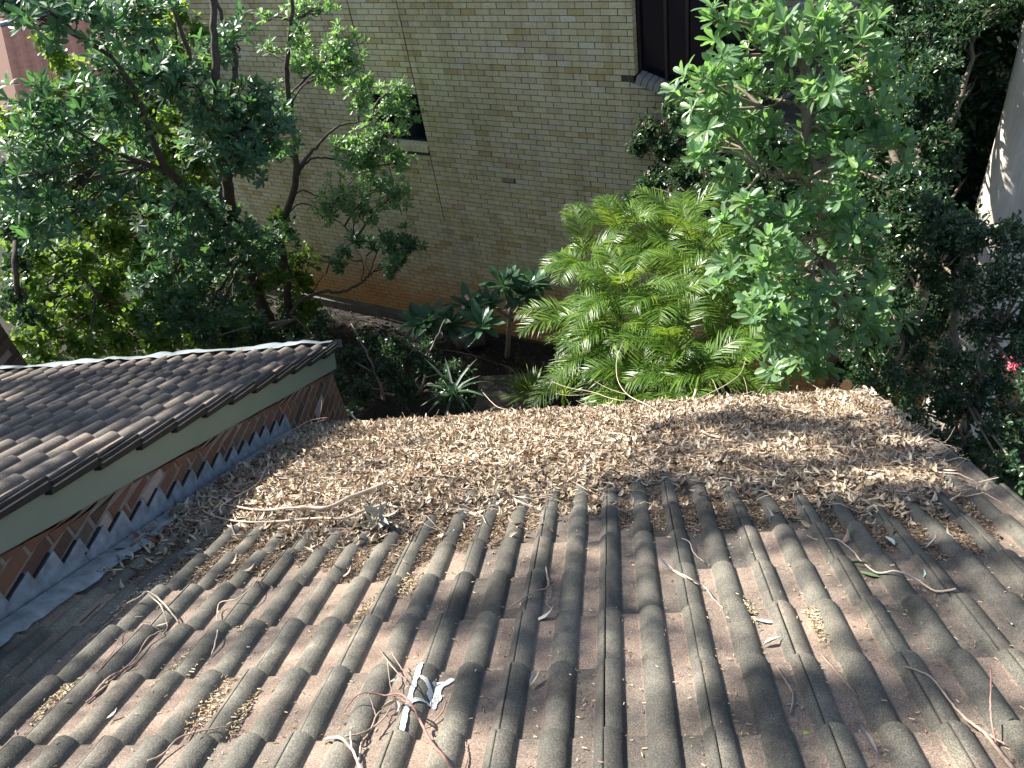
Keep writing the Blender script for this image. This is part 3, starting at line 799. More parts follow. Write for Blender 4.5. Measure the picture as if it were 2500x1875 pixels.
yd.add([q[0]+[0, 0, .006], q[1]+[0, 0, .006], q[2]+[0, 0, .006], q[3]+[0, 0, .006]], [[0, 1, 2, 3]]); props(yd.build('courtyard_paving', M_terra), kind='structure')

# =================================================================== VEGETATION
# --- left leaning tree with whorled leaves, front mass
base1 = onz(678, 830); 
st1 = [([base1, atD(575, 680, 16.0), atD(545, 610, 14.8), atD(515, 520, 13.4), atD(495, 430, 12.0), atD(488, 330, 10.8), atD(470, 200, 10.3), atD(462, 60, 10.2), atD(455, -60, 10.2)], .13, .025),
       ([atD(515, 520, 13.4), atD(440, 440, 12.0), atD(365, 370, 11), atD(325, 290, 10.4), atD(290, 200, 10.0), atD(240, 120, 9.6)], .07, .02),
       ([atD(365, 370, 11), atD(250, 330, 10.2), atD(140, 270, 9.6)], .03, .012),
       ([atD(488, 330, 10.8), atD(430, 200, 10.5), atD(400, 90, 10.3), atD(340, -60, 10.0)], .04, .02),
       ([atD(470, 260, 10.5), atD(510, 150, 10.8), atD(480, 40, 10.9), atD(440, -60, 10.9)], .04, .02),
       ([atD(400, 240, 10.5), atD(345, 120, 10.3), atD(300, 20, 10.0)], .025, .012)]
cl1 = [(40, 20, 42, 9), (110, 30, 40, 9), (190, 25, 42, 9.2), (260, 50, 40, 9.2), (330, 30, 36, 9.5), (60, 210, 35, 9.2), (120, 260, 40, 9.4), (180, 230, 40, 9.6), (245, 195, 48, 9.8), (215, 150, 28, 9.8),
       (300, 155, 42, 10), (360, 140, 42, 10.1), (395, 175, 36, 10.1), (270, 250, 45, 10), (170, 320, 45, 10), (90, 330, 50, 9.6), (40, 400, 48, 9.6), (110, 420, 50, 10), (60, 480, 40, 10), (140, 470, 35, 10.2),
       (440, 250, 42, 10.5), (500, 240, 50, 10.3), (550, 275, 45, 10.6), (480, 310, 50, 10.4), (540, 330, 42, 10.6), (590, 300, 34, 10.9), (430, 320, 36, 10.8), (600, 240, 24, 11), (560, 210, 30, 11), (610, 265, 22, 11), (455, 120, 26, 10.8),
       (390, 440, 38, 11), (440, 470, 42, 11.3), (350, 500, 36, 11.2), (400, 530, 40, 11.6), (470, 540, 40, 12), (520, 500, 35, 12.4), (560, 540, 35, 12.8), (600, 520, 28, 13), (340, 590, 34, 12), (430, 600, 34, 12.6), (500, 600, 30, 13),
       (260, 420, 32, 10.5), (300, 340, 32, 10.4), (330, 640, 36, 12.2), (390, 660, 36, 12.4), (350, 700, 34, 12.4), (430, 690, 34, 12.8), (480, 670, 34, 13), (530, 690, 30, 13.4), (520, 60, 20, 11), (500, 90, 22, 11)]
make_tree('whorled_leaf_tree', 'large leaning tree with dark blue green whorled leaves, left of the cream wall', 'tree', base1, st1, cl1, .138, [T_obov, T_obov2], M_whorl_dark, M_bark, dens=.72, twig_r=.005, jit=.6, spread=1.45, n_leaf=(6, 10))
# --- second stem against the wall with lighter leaves
base2 = onz(700, 815)
st2 = [([base2, atD(620, 600, 15.0), atD(603, 500, 14.2), atD(625, 445, 13.8), atD(640, 370, 13.2), atD(630, 255, 12.7), atD(618, 160, 12.3), atD(628, 60, 12), atD(632, -40, 11.8)], .075, .022),
       ([atD(640, 370, 13.2), atD(690, 310, 13.2), atD(740, 270, 13.3), atD(800, 262, 13.4)], .03, .008), ([atD(637, 390, 13.3), atD(670, 345, 13.2), atD(730, 345, 13.3), atD(790, 362, 13.4)], .022, .007),
       ([atD(622, 440, 13.8), atD(650, 412, 13.7), atD(690, 425, 13.7)], .022, .008), ([atD(622, 210, 12.5), atD(660, 170, 12.6), atD(720, 120, 12.7)], .016, .006), ([atD(626, 60, 12), atD(680, 15, 12.2), atD(740, -10, 12.3)], .014, .006),
       ([atD(610, 480, 14.4), atD(650, 440, 14), atD(720, 470, 14.2), atD(780, 520, 14.2)], .014, .006)]
cl2 = [(743, 96, 36, 12.8), (735, 145, 24, 12.8), (760, 130, 22, 12.8), (784, 186, 26, 13), (775, 225, 22, 13), (845, 222, 38, 13.2), (880, 255, 30, 13.3), (862, 200, 22, 13.2), (810, 297, 40, 13.3), (765, 330, 32, 13.3), (793, 358, 32, 13.4), (862, 352, 24, 13.4), (840, 320, 24, 13.4),
       (742, 423, 38, 13.6), (858, 416, 32, 13.5), (796, 454, 30, 13.7), (820, 400, 24, 13.5), (700, 450, 26, 13.8), (648, 17, 24, 12), (580, 44, 13, 12), (648, 51, 20, 12), (655, 85, 22, 12.2), (587, 113, 17, 12.4), (638, 140, 22, 12.4), (683, 135, 26, 12.6), (710, 160, 24, 12.7),
       (607, 205, 20, 12.6), (640, 95, 16, 12), (734, 318, 26, 13.2), (590, 330, 22, 13), (700, 20, 18, 12.2), (720, 110, 24, 12.7)]
make_tree('slender_whorled_tree', 'slender tree with fresh green leaf tufts before the cream wall and small window', 'tree', base2, st2, cl2, .11, [T_obov, T_obov2], M_whorl_light, M_bark, dens=.5, twig_r=.004, spread=1.3, n_leaf=(6, 10))
# --- low bare leaning branch with drooping tufts
base3 = onz(665, 800)
st3 = [([base3, atD(620, 690, 15.9), atD(650, 650, 15.3), atD(700, 630, 15.0), atD(735, 632, 14.9), atD(780, 610, 14.7), atD(800, 590, 14.6)], .04, .018), ([atD(672, 640, 15.2), atD(690, 605, 15.1), atD(705, 590, 15)], .016, .005),
       ([atD(800, 590, 14.6), atD(815, 540, 14.5), atD(835, 520, 14.4)], .014, .005), ([atD(800, 595, 14.6), atD(845, 545, 14.4), atD(880, 530, 14.4)], .012, .004), ([atD(780, 608, 14.7), atD(785, 570, 14.6), atD(765, 530, 14.5)], .01, .004),
       ([atD(800, 592, 14.6), atD(790, 560, 14.6), atD(805, 535, 14.5)], .008, .003)]
cl3 = [(770, 522, 18, 14.5), (830, 520, 22, 14.4), (850, 545, 22, 14.4), (875, 515, 24, 14.3), (905, 535, 18, 14.3), (850, 580, 20, 14.4), (868, 560, 16, 14.4), (735, 565, 20, 14.8), (740, 540, 14, 14.7), (800, 530, 14, 14.5)]
make_tree('bare_limbed_sapling', 'low bare limbed sapling with few leaf tufts, near the foot of the cream wall', 'tree', base3, st3, cl3, .125, [T_obov, T_obov2], M_whorl_dark, M_bark, dens=.55, twig_r=.004)
# --- bright tree at right
base4 = onz(2040, 900) * [1, .86, 1]
base4 = np.array([2.75, 8.3, 0])
st4 = [([base4, atD(1800, 800, 9.4), atD(1797, 700, 8.6), atD(1792, 590, 8.0), atD(1780, 470, 7.8), atD(1755, 370, 7.6), atD(1742, 270, 7.5), atD(1738, 170, 7.5), atD(1742, 80, 7.5), atD(1762, -30, 7.5)], .075, .028),
       ([atD(1740, 160, 7.5), atD(1715, 128, 7.5), atD(1660, 118, 7.5)], .02, .008), ([atD(1740, 235, 7.5), atD(1700, 218, 7.5), atD(1650, 232, 7.4)], .018, .007), ([atD(1738, 150, 7.5), atD(1700, 110, 7.5), atD(1640, 60, 7.6)], .016, .007),
       ([atD(1741, 232, 7.5), atD(1765, 190, 7.5), atD(1795, 160, 7.5)], .014, .006), ([atD(1765, 400, 7.6), atD(1700, 390, 7.4), atD(1640, 365, 7.3)], .014, .005), ([atD(1790, 570, 8), atD(1730, 530, 7.4), atD(1680, 500, 7.2)], .02, .008),
       ([atD(1791, 580, 8), atD(1760, 560, 7.7), atD(1720, 600, 7.3)], .016, .006), ([atD(1750, 130, 7.5), atD(1790, 60, 7.6), atD(1850, 20, 7.7)], .018, .007)]
cl4 = [(1547, 48, 34, 7.5), (1599, 30, 34, 7.5), (1667, 20, 34, 7.6), (1727, 90, 36, 7.4), (1787, 24, 38, 7.6), (1847, 24, 42, 7.7), (1887, 100, 42, 7.7), (1607, 88, 38, 7.4), (1700, 92, 30, 7.4), (1787, 75, 36, 7.5), (1527, 160, 38, 7.3), (1507, 200, 36, 7.3), (1567, 140, 36, 7.3),
       (1551, 240, 40, 7.2), (1519, 265, 32, 7.2), (1607, 192, 42, 7.3), (1647, 270, 42, 7.3), (1567, 304, 36, 7.2), (1519, 340, 24, 7.2), (1631, 344, 34, 7.2), (1587, 398, 24, 7.2), (1700, 195, 26, 7.3), (1790, 185, 40, 7.4), (1859, 144, 40, 7.6), (1905, 190, 38, 7.7), (1827, 240, 42, 7.5), (1887, 250, 40, 7.6),
       (1747, 290, 30, 7.3), (1800, 300, 40, 7.4), (1747, 350, 36, 7.3), (1815, 360, 30, 7.4), (1827, 405, 34, 7.4), (1767, 404, 30, 7.4), (1939, 320, 26, 7.6), (1870, 320, 24, 7.5),
       (1615, 452, 28, 7.0), (1583, 485, 38, 7.0), (1647, 480, 40, 6.9), (1607, 535, 46, 6.9), (1667, 550, 48, 6.8), (1727, 460, 34, 7.2), (1795, 460, 38, 7.3), (1859, 488, 36, 7.4), (1807, 520, 36, 7.3), (1707, 520, 42, 6.9), (1607, 600, 44, 6.8), (1667, 620, 50, 6.7), (1727, 640, 46, 6.8), (1787, 650, 34, 7.2),
       (1640, 650, 40, 6.8), (1700, 700, 48, 6.8), (1740, 730, 46, 6.9), (1660, 720, 34, 6.9), (1760, 790, 42, 7.1), (1700, 785, 40, 7.0), (1740, 690, 40, 6.9), (1887, 560, 30, 7.5), (1907, 610, 34, 7.6), (1850, 690, 26, 7.4), (1880, 740, 26, 7.4), (1915, 700, 24, 7.5)]
make_tree('bright_leaf_tree', 'sunlit tree with big whorled light green leaves, right of the wall corner', 'tree', base4, st4, cl4, .15, [T_obov, T_obov2], M_whorl_light, M_bark_pale, dens=.55, twig_r=.004, spread=1.3, jit=.4)
# --- round leaf yellow green shrub at left
b5 = onz(330, 760)
cl5 = [(140, 735, 40, 11.8), (260, 745, 42, 12), (340, 735, 42, 12.2), (420, 725, 40, 12.6), (60, 740, 34, 11.6), (190, 760, 36, 11.7), (500, 715, 36, 13), (170, 560, 60, 12.2), (230, 620, 60, 12.2), (160, 660, 55, 12), (100, 700, 40, 11.8), (210, 700, 50, 12), (290, 680, 50, 12.4), (300, 560, 60, 12.8), (240, 500, 60, 12.6), (180, 440, 55, 12.6), (330, 450, 60, 13), (400, 400, 50, 13.2), (300, 400, 55, 13), (420, 480, 50, 13.4), (370, 560, 50, 13.2), (360, 640, 45, 13),
       (250, 340, 50, 13), (330, 330, 50, 13.2), (400, 300, 40, 13.4), (440, 620, 45, 13.6), (480, 560, 40, 13.8), (600, 470, 28, 14), (620, 500, 20, 14), (580, 560, 32, 14.2), (600, 600, 28, 14.4), (570, 620, 30, 14.6), (520, 640, 36, 14.2), (80, 560, 50, 12), (60, 620, 40, 11.8), (200, 300, 40, 13), (130, 130, 32, 12), (170, 160, 26, 12), (100, 100, 26, 12), (60, 250, 36, 12), (20, 300, 34, 12), (350, 60, 30, 13), (390, 20, 34, 13), (420, 70, 30, 13), (370, 250, 30, 13.2), (120, 190, 26, 12.2), (220, 110, 20, 12.5), (440, 140, 26, 13.2), (380, 110, 26, 13.2)]
make_tree('round_leaf_shrub', 'tall yellow green shrub with rounded leaves behind the left whorled tree', 'shrub', b5, [([b5, atD(320, 600, 13), atD(300, 450, 12.9), atD(250, 330, 12.8), atD(160, 200, 12.4), atD(110, 110, 12.1)], .05, .012), ([b5, atD(400, 600, 13.4), atD(400, 420, 13.3), atD(385, 200, 13.1), atD(380, 40, 13)], .045, .012), ([b5, atD(230, 650, 12.4), atD(160, 580, 12.2), atD(60, 500, 12)], .04, .012), ([b5, atD(500, 640, 14), atD(580, 560, 14.2)], .03, .01)],
          cl5, .085, [T_round], M_round, M_bark, 'small', .85, .004)
# --- lower left dark plants
b6 = onz(60, 800); cl6 = [(20, 480, 50, 11), (40, 560, 45, 11), (20, 640, 40, 11), (60, 690, 32, 11), (10, 380, 50, 11)]
make_tree('dark_corner_shrub', 'dark shrub in shade at the left edge above the brick wall corner', 'shrub', b6, [([b6, atD(40, 640, 11.2), atD(30, 480, 11), atD(15, 360, 11)], .04, .012)], cl6, .07, [T_round], M_small, M_bark, 'small', .8, .004)
# --- dark murraya shrub below the wall
b7 = onz(930, 960)
cl7 = [(650, 760, 45, 12.2), (590, 735, 40, 12.6), (680, 880, 40, 11.6), (740, 900, 36, 11.5), (1010, 820, 26, 12), (800, 740, 34, 12.6), (880, 770, 34, 12.3), (700, 760, 45, 12.4), (760, 780, 50, 12.2), (690, 700, 34, 12.8), (830, 800, 50, 12), (780, 850, 45, 11.8), (880, 840, 45, 11.9), (920, 800, 40, 12.1), (960, 850, 36, 11.8), (850, 750, 36, 12.4), (930, 750, 30, 12.4), (980, 800, 32, 12.1), (720, 830, 45, 11.9), (640, 720, 28, 13), (560, 720, 40, 12.6), (620, 690, 24, 13.2), (1000, 860, 28, 11.8), (500, 730, 36, 12.4), (440, 735, 30, 12.2)]
make_tree('murraya_shrub', 'dark small leaved shrub filling the gap beside the green barge board', 'shrub', b7, [([b7, atD(830, 860, 12.2), atD(800, 780, 12.1), atD(760, 700, 12.4)], .03, .008), ([b7, atD(900, 850, 12.1), atD(930, 760, 12.3), atD(960, 690, 12.4)], .03, .006), ([b7, atD(740, 840, 12), atD(690, 740, 12.6), atD(640, 690, 13)], .03, .006)],
          cl7, .06, [T_oval], M_small, M_bark_pale, 'small', 1.5, .003)
# sprigs that stick out above it
# --- hedge trees at right
b8 = onz(2300, 700)
cl8 = [(1960+70*i+rng.uniform(-20, 20), 30+68*j+rng.uniform(-18, 18), 58, 9.8+.25*j*-1+rng.uniform(-.3, .3)) for i in range(4) for j in range(8)]
cl8 += [(1900, 60+70*j, 55, 10.3) for j in range(7)]+[(1830, 60+75*j, 50, 10.6) for j in range(7)]
cl8 = [c for c in cl8 if not (c[0] > 2085 and c[1] > 60)]+[(2120, 30, 45, 11), (2180, 10, 36, 11.3), (2240, -60, 80, 12), (2080, 140, 40, 10.8), (2075, 240, 36, 10.8), (2060, 330, 36, 10.6)]
make_tree('lilly_pilly_tree', 'tall dark glossy small leaved tree left of the pale gum trunk', 'tree', np.array([3.9, 9.6, 0]), [([np.array([3.9, 9.6, 0]), atD(2000, 600, 10), atD(1985, 400, 9.9), atD(2000, 200, 9.9), atD(2020, 0, 9.9)], .09, .03), ([atD(1985, 450, 10), atD(1900, 250, 10.2), atD(1860, 60, 10.3)], .05, .02), ([atD(1985, 400, 9.9), atD(2080, 200, 9.9), atD(2110, 30, 10)], .04, .015)],
          cl8+[(2000+55*i, 60+75*j, 48, 11) for i in range(3) for j in range(7)], .06, [T_oval], M_small, M_bark_pale, 'small', 1.6, .004)
cl9 = [(1850+62*i+rng.uniform(-15, 15), 520+62*j+rng.uniform(-15, 15), 50, 8.4+.0*j+rng.uniform(-.3, .3)-(.12*i)) for i in range(7) for j in range(10)]
cl9 = [c for c in cl9 if not (c[0] < 1960 and c[1] < 560) and not (c[0] > 2100 and c[1] < 480)]+[(1930, 800, 40, 7.6), (1880, 830, 30, 7.4), (1980, 850, 40, 7.4)]
make_tree('glossy_hedge_shrub', 'dark glossy small leaved hedge shrub beyond the right verge of the tiled roof', 'shrub', np.array([4.6, 7.6, 0]), [([np.array([4.6, 7.6, 0]), atD(2080, 900, 8.6), atD(2060, 700, 8.3), atD(2080, 540, 8.1)], .07, .02), ([atD(2080, 900, 8.6), atD(1960, 750, 8.2), atD(1910, 640, 8.1)], .04, .012), ([atD(2080, 900, 8.6), atD(2160, 700, 7.9)], .04, .012)],
          cl9, .05, [T_oval], M_small, M_bark_pale, 'small', .85, .003)
cl10 = [(1400, 280, 34, 12.2), (1440, 320, 40, 12), (1380, 320, 24, 12.2), (1480, 260, 40, 12.1), (1420, 390, 34, 11.9), (1360, 440, 28, 11.9), (1480, 380, 45, 11.6), (1520, 430, 45, 11.2), (1440, 440, 34, 11.5), (1560, 350, 50, 11.3), (1620, 400, 50, 11), (1680, 330, 50, 10.8), (1700, 420, 50, 10.6), (1600, 260, 45, 11), (1760, 480, 45, 10.4), (1650, 200, 45, 11), (1560, 480, 45, 10.8), (1390, 400, 24, 12), (1450, 240, 24, 12.2), (1780, 560, 45, 10.2), (1840, 460, 45, 10.4), (1840, 620, 45, 9.8), (1840, 720, 45, 9.6), (1840, 800, 45, 9.4)]
make_tree('dark_lilly_pilly', 'dark shrub with tiny pink blooms against the stained wall below the raking coping', 'shrub', np.array([2.1, 10.7, 0]), [([np.array([2.1, 10.7, 0]), atD(1560, 600, 11.6), atD(1520, 450, 11.4), atD(1480, 300, 11.9)], .06, .012), ([atD(1560, 600, 11.6), atD(1650, 450, 11), atD(1640, 280, 11)], .05, .012), ([atD(1560, 600, 11.6), atD(1760, 600, 10.4), atD(1820, 600, 10)], .04, .012)],
          cl10, .06, [T_oval], M_small, M_bark, 'small', 2.6, .003)
# far garden foliage beyond the right side
cl12 = [(60+95*i+rng.uniform(-20,20), 330+85*j+rng.uniform(-20,20), 70, 15.2 if j < 3 else 16.6) for i in range(7) for j in range(6) if j >= 3 or i < 5]+[(20+80*i, 250+20*rng.normal(), 50, 17) for i in range(5)]+[(300+50*i, 30+70*j, 45, 17) for i in range(2) for j in range(4)]
make_tree('background_shrubbery', 'deep green shrubbery massed behind the round leaf shrub at left', 'shrub', onz(250, 700), [([onz(250, 700), atD(260, 500, 15.4), atD(260, 330, 15.6)], .06, .02)], cl12, .10, [T_round], M_round, M_bark, 'small', .8, .006)
cl11 = [(1900+90*i, -60+90*j, 75, 15+rng.uniform(-1, 1)) for i in range(6) for j in range(9)]
make_tree('background_thicket', 'shaded dense thicket showing through gaps behind the pale gum trunk', 'tree', np.array([8.0, 12.5, 0]), [([np.array([8, 12.5, 0]), atD(2150, 350, 15), atD(2150, 50, 15)], .12, .05)], cl11, .11, [T_oval], M_small, M_bark, 'small', .9, .008)
# small flowers
def blooms(name, label, pts, m, r, parent=None):
    t = thing(name, label, 'flowers', pts[0])
    for p_ in pts:
        mb = MB(); n_ = 5 if r > .03 else 14
        if n_ == 5:
            ph = np.arange(5)*2*pi/5; up = (CAM-p_)/np.linalg.norm(CAM-p_); e1 = np.cross(up, [0, 0, 1.]); e1 /= np.linalg.norm(e1); e2 = np.cross(up, e1)
            dr = np.cos(ph)[:, None]*e1+np.sin(ph)[:, None]*e2+up*.3; mb.inst(*T_round, frames(dr, np.tile(up, (5, 1)), np.full(5, r)), np.tile(p_, (5, 1)))
        else:
            q = p_+rng.normal(0, .02, (n_, 3)); mb.inst(*T_oval, frames(rdir(n_), rdir(n_), np.full(n_, r)), q)
        mb.build('blossom', m, t)
    return t
blooms('red_blossoms', 'small crimson bottlebrush like blooms at the far right edge of the hedge', [atD(2178, 785, 7.3), atD(2195, 788, 7.3), atD(2188, 798, 7.3)], M_redf, .028)
blooms('pink_blossoms', 'single pink bloom high in the dark tree near the pale trunk', [atD(2047, 267, 9.1)], M_redf, .028)
blooms('wall_blossoms', 'tiny pink blooms on shrub tips against the stained brick wall', [atD(1392, 268, 11.6), atD(1432, 262, 11.6), atD(1400, 372, 11.4)], M_pink, .022)
# --- pale gum trunk at right
def gumtrunk():
    q1 = atD(2125, 410, 10.2); rr = .34
    side = np.array([_r[0], _r[1], 0]); side /= np.linalg.norm(side)
    c1 = q1+side*rr; b = c1*[1, 1, 0]+np.array([.02, .05, 0])
    t = thing('gum_tree', 'massive smooth pale gum trunk at the right edge, partly behind the hedge', 'tree', b)
    mb = MB(); zs_ = np.linspace(0, 13, 30); pts = np.array([b+np.array([.004*z_, -.002*z_, z_]) for z_ in zs_])
    rad = rr+.12*np.exp(-zs_/1.0)-.006*(zs_-c1[2])+.012*np.sin(zs_*2.1)
    mb.tube(pts, rad, 28)
    mb.build('trunk', M_gumbark, t, True)
    top = pts[-1]; br = MB(); lf = MB()
    return t, top
gt_, top = gumtrunk()
# --- overhead canopy: high crowns out of the frame toward the sun that dapple the roofs
ct = np.array([-17., 1.0, 0.0])
can = thing('spreading_gum_tree', 'tall spreading gum overhead on the sunny side whose crown dapples the roofs', 'tree', ct)
cb = MB(); cf = MB()
hub = np.array([-16., 4., 15.0])
cb.tube(spline([ct, ct+[.2, 1.5, 6], hub], 8), np.linspace(.32, .2, 17), 10)
targets = []
def rp(x, s, dz=0): return RP(x, s, 0, dz)
spots = []
for i in range(330):       # main roof, lower right
    x = rng.uniform(-1.25, 2.6); s_ = rng.uniform(-.2, 3.6)
    edge = -.75+.45*max(0, 2.2-s_)*-1
    if x < -.55-.25*(2.6-s_) *.6 and rng.random() < .9: continue
    if math.sin(x*4.1+1.3*s_+.4)*math.sin(s_*3.3-x*1.2+1.0)+.35*math.sin(x*9+s_*7) < -.08: continue
    if s_ > 2.9 and rng.random() < .3: continue
    spots.append((rp(x, s_), rng.uniform(.09, .20)))
for i in range(60): spots.append((rp(rng.uniform(.2, 2.0), rng.uniform(2.7, 4.6)), rng.uniform(.06, .15)))
for i in range(12): spots.append((rp(rng.uniform(-2.6, -1.2), rng.uniform(3.4, 5.0)), rng.uniform(.05, .12)))
for i in range(110):        # wing roof: middle band
    x = rng.uniform(-7.5, -2.7); s_ = rng.uniform(3.6, 6.1)
    spots.append((rp(x, s_, DZ), rng.uniform(.16, .34)))
for i in range(70): spots.append((onz(rng.uniform(600, 1150)*1.13, rng.uniform(655, 830)*1.13, rng.uniform(.2, 1.2)), rng.uniform(.3, .5)))  # unseen leaf clumps added only to shade the soil by the wall foot
for (x_, y_, r_, d_) in cl1[::4]: spots.append((atD(x_, y_, d_), .28))  # more unseen clumps, added to keep the left tree in shade
for i in range(8): spots.append((rp(rng.uniform(-4.5, -2.7), rng.uniform(1.5, 3.4), DZ), rng.uniform(.08, .16)))
for p_, r in spots:
    dist = rng.uniform(10.5, 14.5); c = p_+SUN*dist
    n_ = int(34*(r/.15)**2)+8
    T = c+rng.normal(0, 1, (n_, 3))*r*.55
    dr = rdir(n_)*.7+[0, 0, -.7]; cf.inst(*T_gum, frames(dr, SUN*.8+rng.normal(0, .5, (n_, 3)), rng.uniform(.13, .2, n_)), T)
    if rng.random() < .25: cb.tube(spline([hub+rng.normal(0, .1, 3), (hub+c)/2+[0, 0, .4], c], 4), np.linspace(.03, .006, 9), 5, cap=False)
cb.build('trunk', M_gumbark, can, True); cf.build('crown', M_gum, can)
# --- palms
def frond(mb, rb, base, dirv, L_, up=.9, leaf=.24):
    d = dirv/np.linalg.norm(dirv); h_ = np.array([d[0], d[1], 0]); h_ /= np.linalg.norm(h_)
    n_ = 16; t_ = np.linspace(0, 1, n_); el0 = math.asin(np.clip(d[2], -1, 1)); pts = [base]; el = el0
    for i in range(1, n_):
        el = el0-(1.5*t_[i]**1.4)*up; pts.append(pts[-1]+(h_*cos(el)+np.array([0, 0, sin(el)]))*L_/n_)
    pts = np.array(pts); rb.tube(pts, np.linspace(.006, .002, n_), 5, cap=False)
    k = 34; ti = np.linspace(.14, 1, k)*(n_-1.001); i0 = ti.astype(int); q = pts[i0]+(pts[i0+1 if False else np.minimum(i0+1, n_-1)]-pts[i0])*(ti-i0)[:, None]
    T = np.gradient(pts, axis=0)[i0]; T /= np.linalg.norm(T, axis=1)[:, None]; side = np.cross(T, [0, 0, 1.]); side /= np.linalg.norm(side, axis=1)[:, None]
    nrm = np.cross(side, T); prof_ = np.sin(pi*np.clip(np.linspace(.12, .95, k), 0, 1))**.6
    for sg_ in (-1, 1):
        dr = side*sg_*.8+T*.8+nrm*.22+rng.normal(0, .11, (k, 3)); mb.inst(*T_line, frames(dr, nrm+side*sg_*-.2, leaf*prof_*rng.uniform(.85, 1.1, k)), q)
palm_spots = [(1270, 560, 9.6), (1340, 500, 9.9), (1410, 520, 9.6), (1480, 480, 10.0), (1350, 620, 9.0), (1275, 690, 9.0), (1440, 650, 8.8), (1530, 600, 9.2), (1550, 720, 8.6), (1450, 750, 8.5), (1320, 740, 8.8), (1500, 540, 9.6), (1590, 660, 9.0), (1290, 800, 9.0), (1390, 830, 8.4), (1490, 820, 8.2), (1580, 790, 8.2), (1340, 700, 8.8)]
pt = thing('clumping_palm', 'sunlit clumping palm with feathery bright green fronds in front of the cream wall', 'palm', np.array([.95, 8.6, 0]))
pf = MB(); pr_ = MB(); ps = MB()
for i, (x, y, d) in enumerate(palm_spots):
    c = atD(x, y+18, d); b = np.array([.95, 8.6, 0])+np.array([rng.uniform(-.6, .6), rng.uniform(-.5, .4), 0])
    ps.tube(spline([b, (b+c)/2+rng.normal(0, .12, 3)+[0, 0, .1], c], 6), np.linspace(.028, .013, 13), 8)
    for k in range(8):
        az = k*2.39996+i; el = rng.uniform(.35, 1.35)
        frond(pf, pr_, c, np.array([cos(az)*cos(el), sin(az)*cos(el), sin(el)]), rng.uniform(.6, 1.0), rng.uniform(.4, 1.1), .25)
ps.build('stem', M_palm, pt, True); pr_.build('frond_rib', M_palm, pt, True); pf.build('fronds', M_palm, pt)
# --- plumeria with large leaves
pb = np.array(onz(1238, 872)); pl = thing('plumeria_tree', 'small plumeria with large dark leaf rosettes and pink flowers by the wall', 'tree', pb)
ros = [(1090, 606, 13.6, 1), (1133, 625, 13.5, 1), (1012, 652, 13.0, 1), (930, 685, 12.8, 1), (1040, 694, 12.6, 1), (1054, 648, 13.2, .7), (972, 690, 12.8, .8), (1150, 600, 13.6, .8), (900, 690, 12.9, .8)]
sm = MB(); lm = MB(); J = atD(1100, 685, 13.7); J2 = atD(1066, 665, 13.4)
sm.tube(spline([pb, atD(1098, 740, 14.0), J, atD(1103, 655, 13.7)], 6), np.linspace(.05, .03, 19), 8)
for (x, y, d, sc) in ros:
    c = atD(x, y+12, d); j = J if x > 1080 else J2
    if x <= 1080: pass
    sm.tube(spline([j, (j+c)/2-[0, 0, .06], c], 5), np.linspace(.024, .014, 11), 7)
    n_ = 16; ph = np.arange(n_)*2.39996+rng.uniform(0, 6); ti = np.radians(np.linspace(20, 98, n_)+rng.normal(0, 5, n_)); a = np.array([0, 0, 1.])+rng.normal(0, .12, 3)+(CAM-c)/np.linalg.norm(CAM-c)*.15; a /= np.linalg.norm(a)
    e1 = np.cross(a, [0, 1., 0]); e1 /= np.linalg.norm(e1); e2 = np.cross(a, e1); rad = np.cos(ph)[:, None]*e1+np.sin(ph)[:, None]*e2
    dr = np.cos(ti)[:, None]*a+np.sin(ti)[:, None]*rad; nr = np.sin(ti)[:, None]*a-np.cos(ti)[:, None]*rad
    lm.inst(*T_plum, frames(dr, nr, .42*sc*rng.uniform(.75, 1.08, n_)), np.tile(c, (n_, 1))+rad*.012)
sm.tube(spline([J, atD(1080, 672, 13.5), J2, atD(1040, 690, 13.0)], 5), np.linspace(.03, .02, 16), 8)
sm.build('trunk', M_bark_pale, pl, True); lm.build('crown', M_plum, pl)
for (x, y) in ((1007, 640), (1010, 645), (1022, 651), (1000, 664)):
    p_ = atD(x, y, 12.75); mb = MB(); up = (CAM-p_)/np.linalg.norm(CAM-p_); e1 = np.cross(up, [0, 0, 1.]); e1 /= np.linalg.norm(e1); e2 = np.cross(up, e1); ph = np.arange(5)*2*pi/5
    mb.inst(*T_round, frames(np.cos(ph)[:, None]*e1+np.sin(ph)[:, None]*e2+up*.3, np.tile(up, (5, 1)), np.full(5, .035)), np.tile(p_, (5, 1))); mb.build('blossom', M_pink, pl)
# --- strappy plants
def strap(name, label, x, y, n_, L_, d=None, tm=T_strap, m=M_strap, spread=.03, tl=(15, 75)):
    c = atD(x, y, d) if d else onz(x*1.1302, y*1.1302); c = np.array(c)
    mb = MB(); ph = np.arange(n_)*2.39996; ti = np.radians(np.linspace(tl[0], tl[1], n_)+rng.normal(0, 6, n_)); a = np.array([0, 0, 1.])
    rad = np.stack([np.cos(ph), np.sin(ph), 0*ph], -1); dr = np.cos(ti)[:, None]*a+np.sin(ti)[:, None]*rad; nr = np.sin(ti)[:, None]*a-np.cos(ti)[:, None]*rad
    T = c+rad*rng.uniform(0, spread, (n_, 1)); mb.inst(*tm, frames(dr, nr, L_*rng.uniform(.7, 1.1, n_)), T)
    if c[2] > .2: mb.tube([c*[1, 1, 0], c], .015, 6)
    o = mb.build(name, m, None, base=c*[1, 1, 0]); props(o, label, 'plant'); return o
strap('strap_leaf_plant', 'striped strap leaf plant rising just beyond the leaf heap, beside the dark shrub', 980, 850, 20, .5, 11.5)
strap('grassy_clump', 'bright grassy clump beside the path at the foot of the palm', 1150, 850, 60, .42, 12.0, T_line, M_palm, .12, (5, 60))
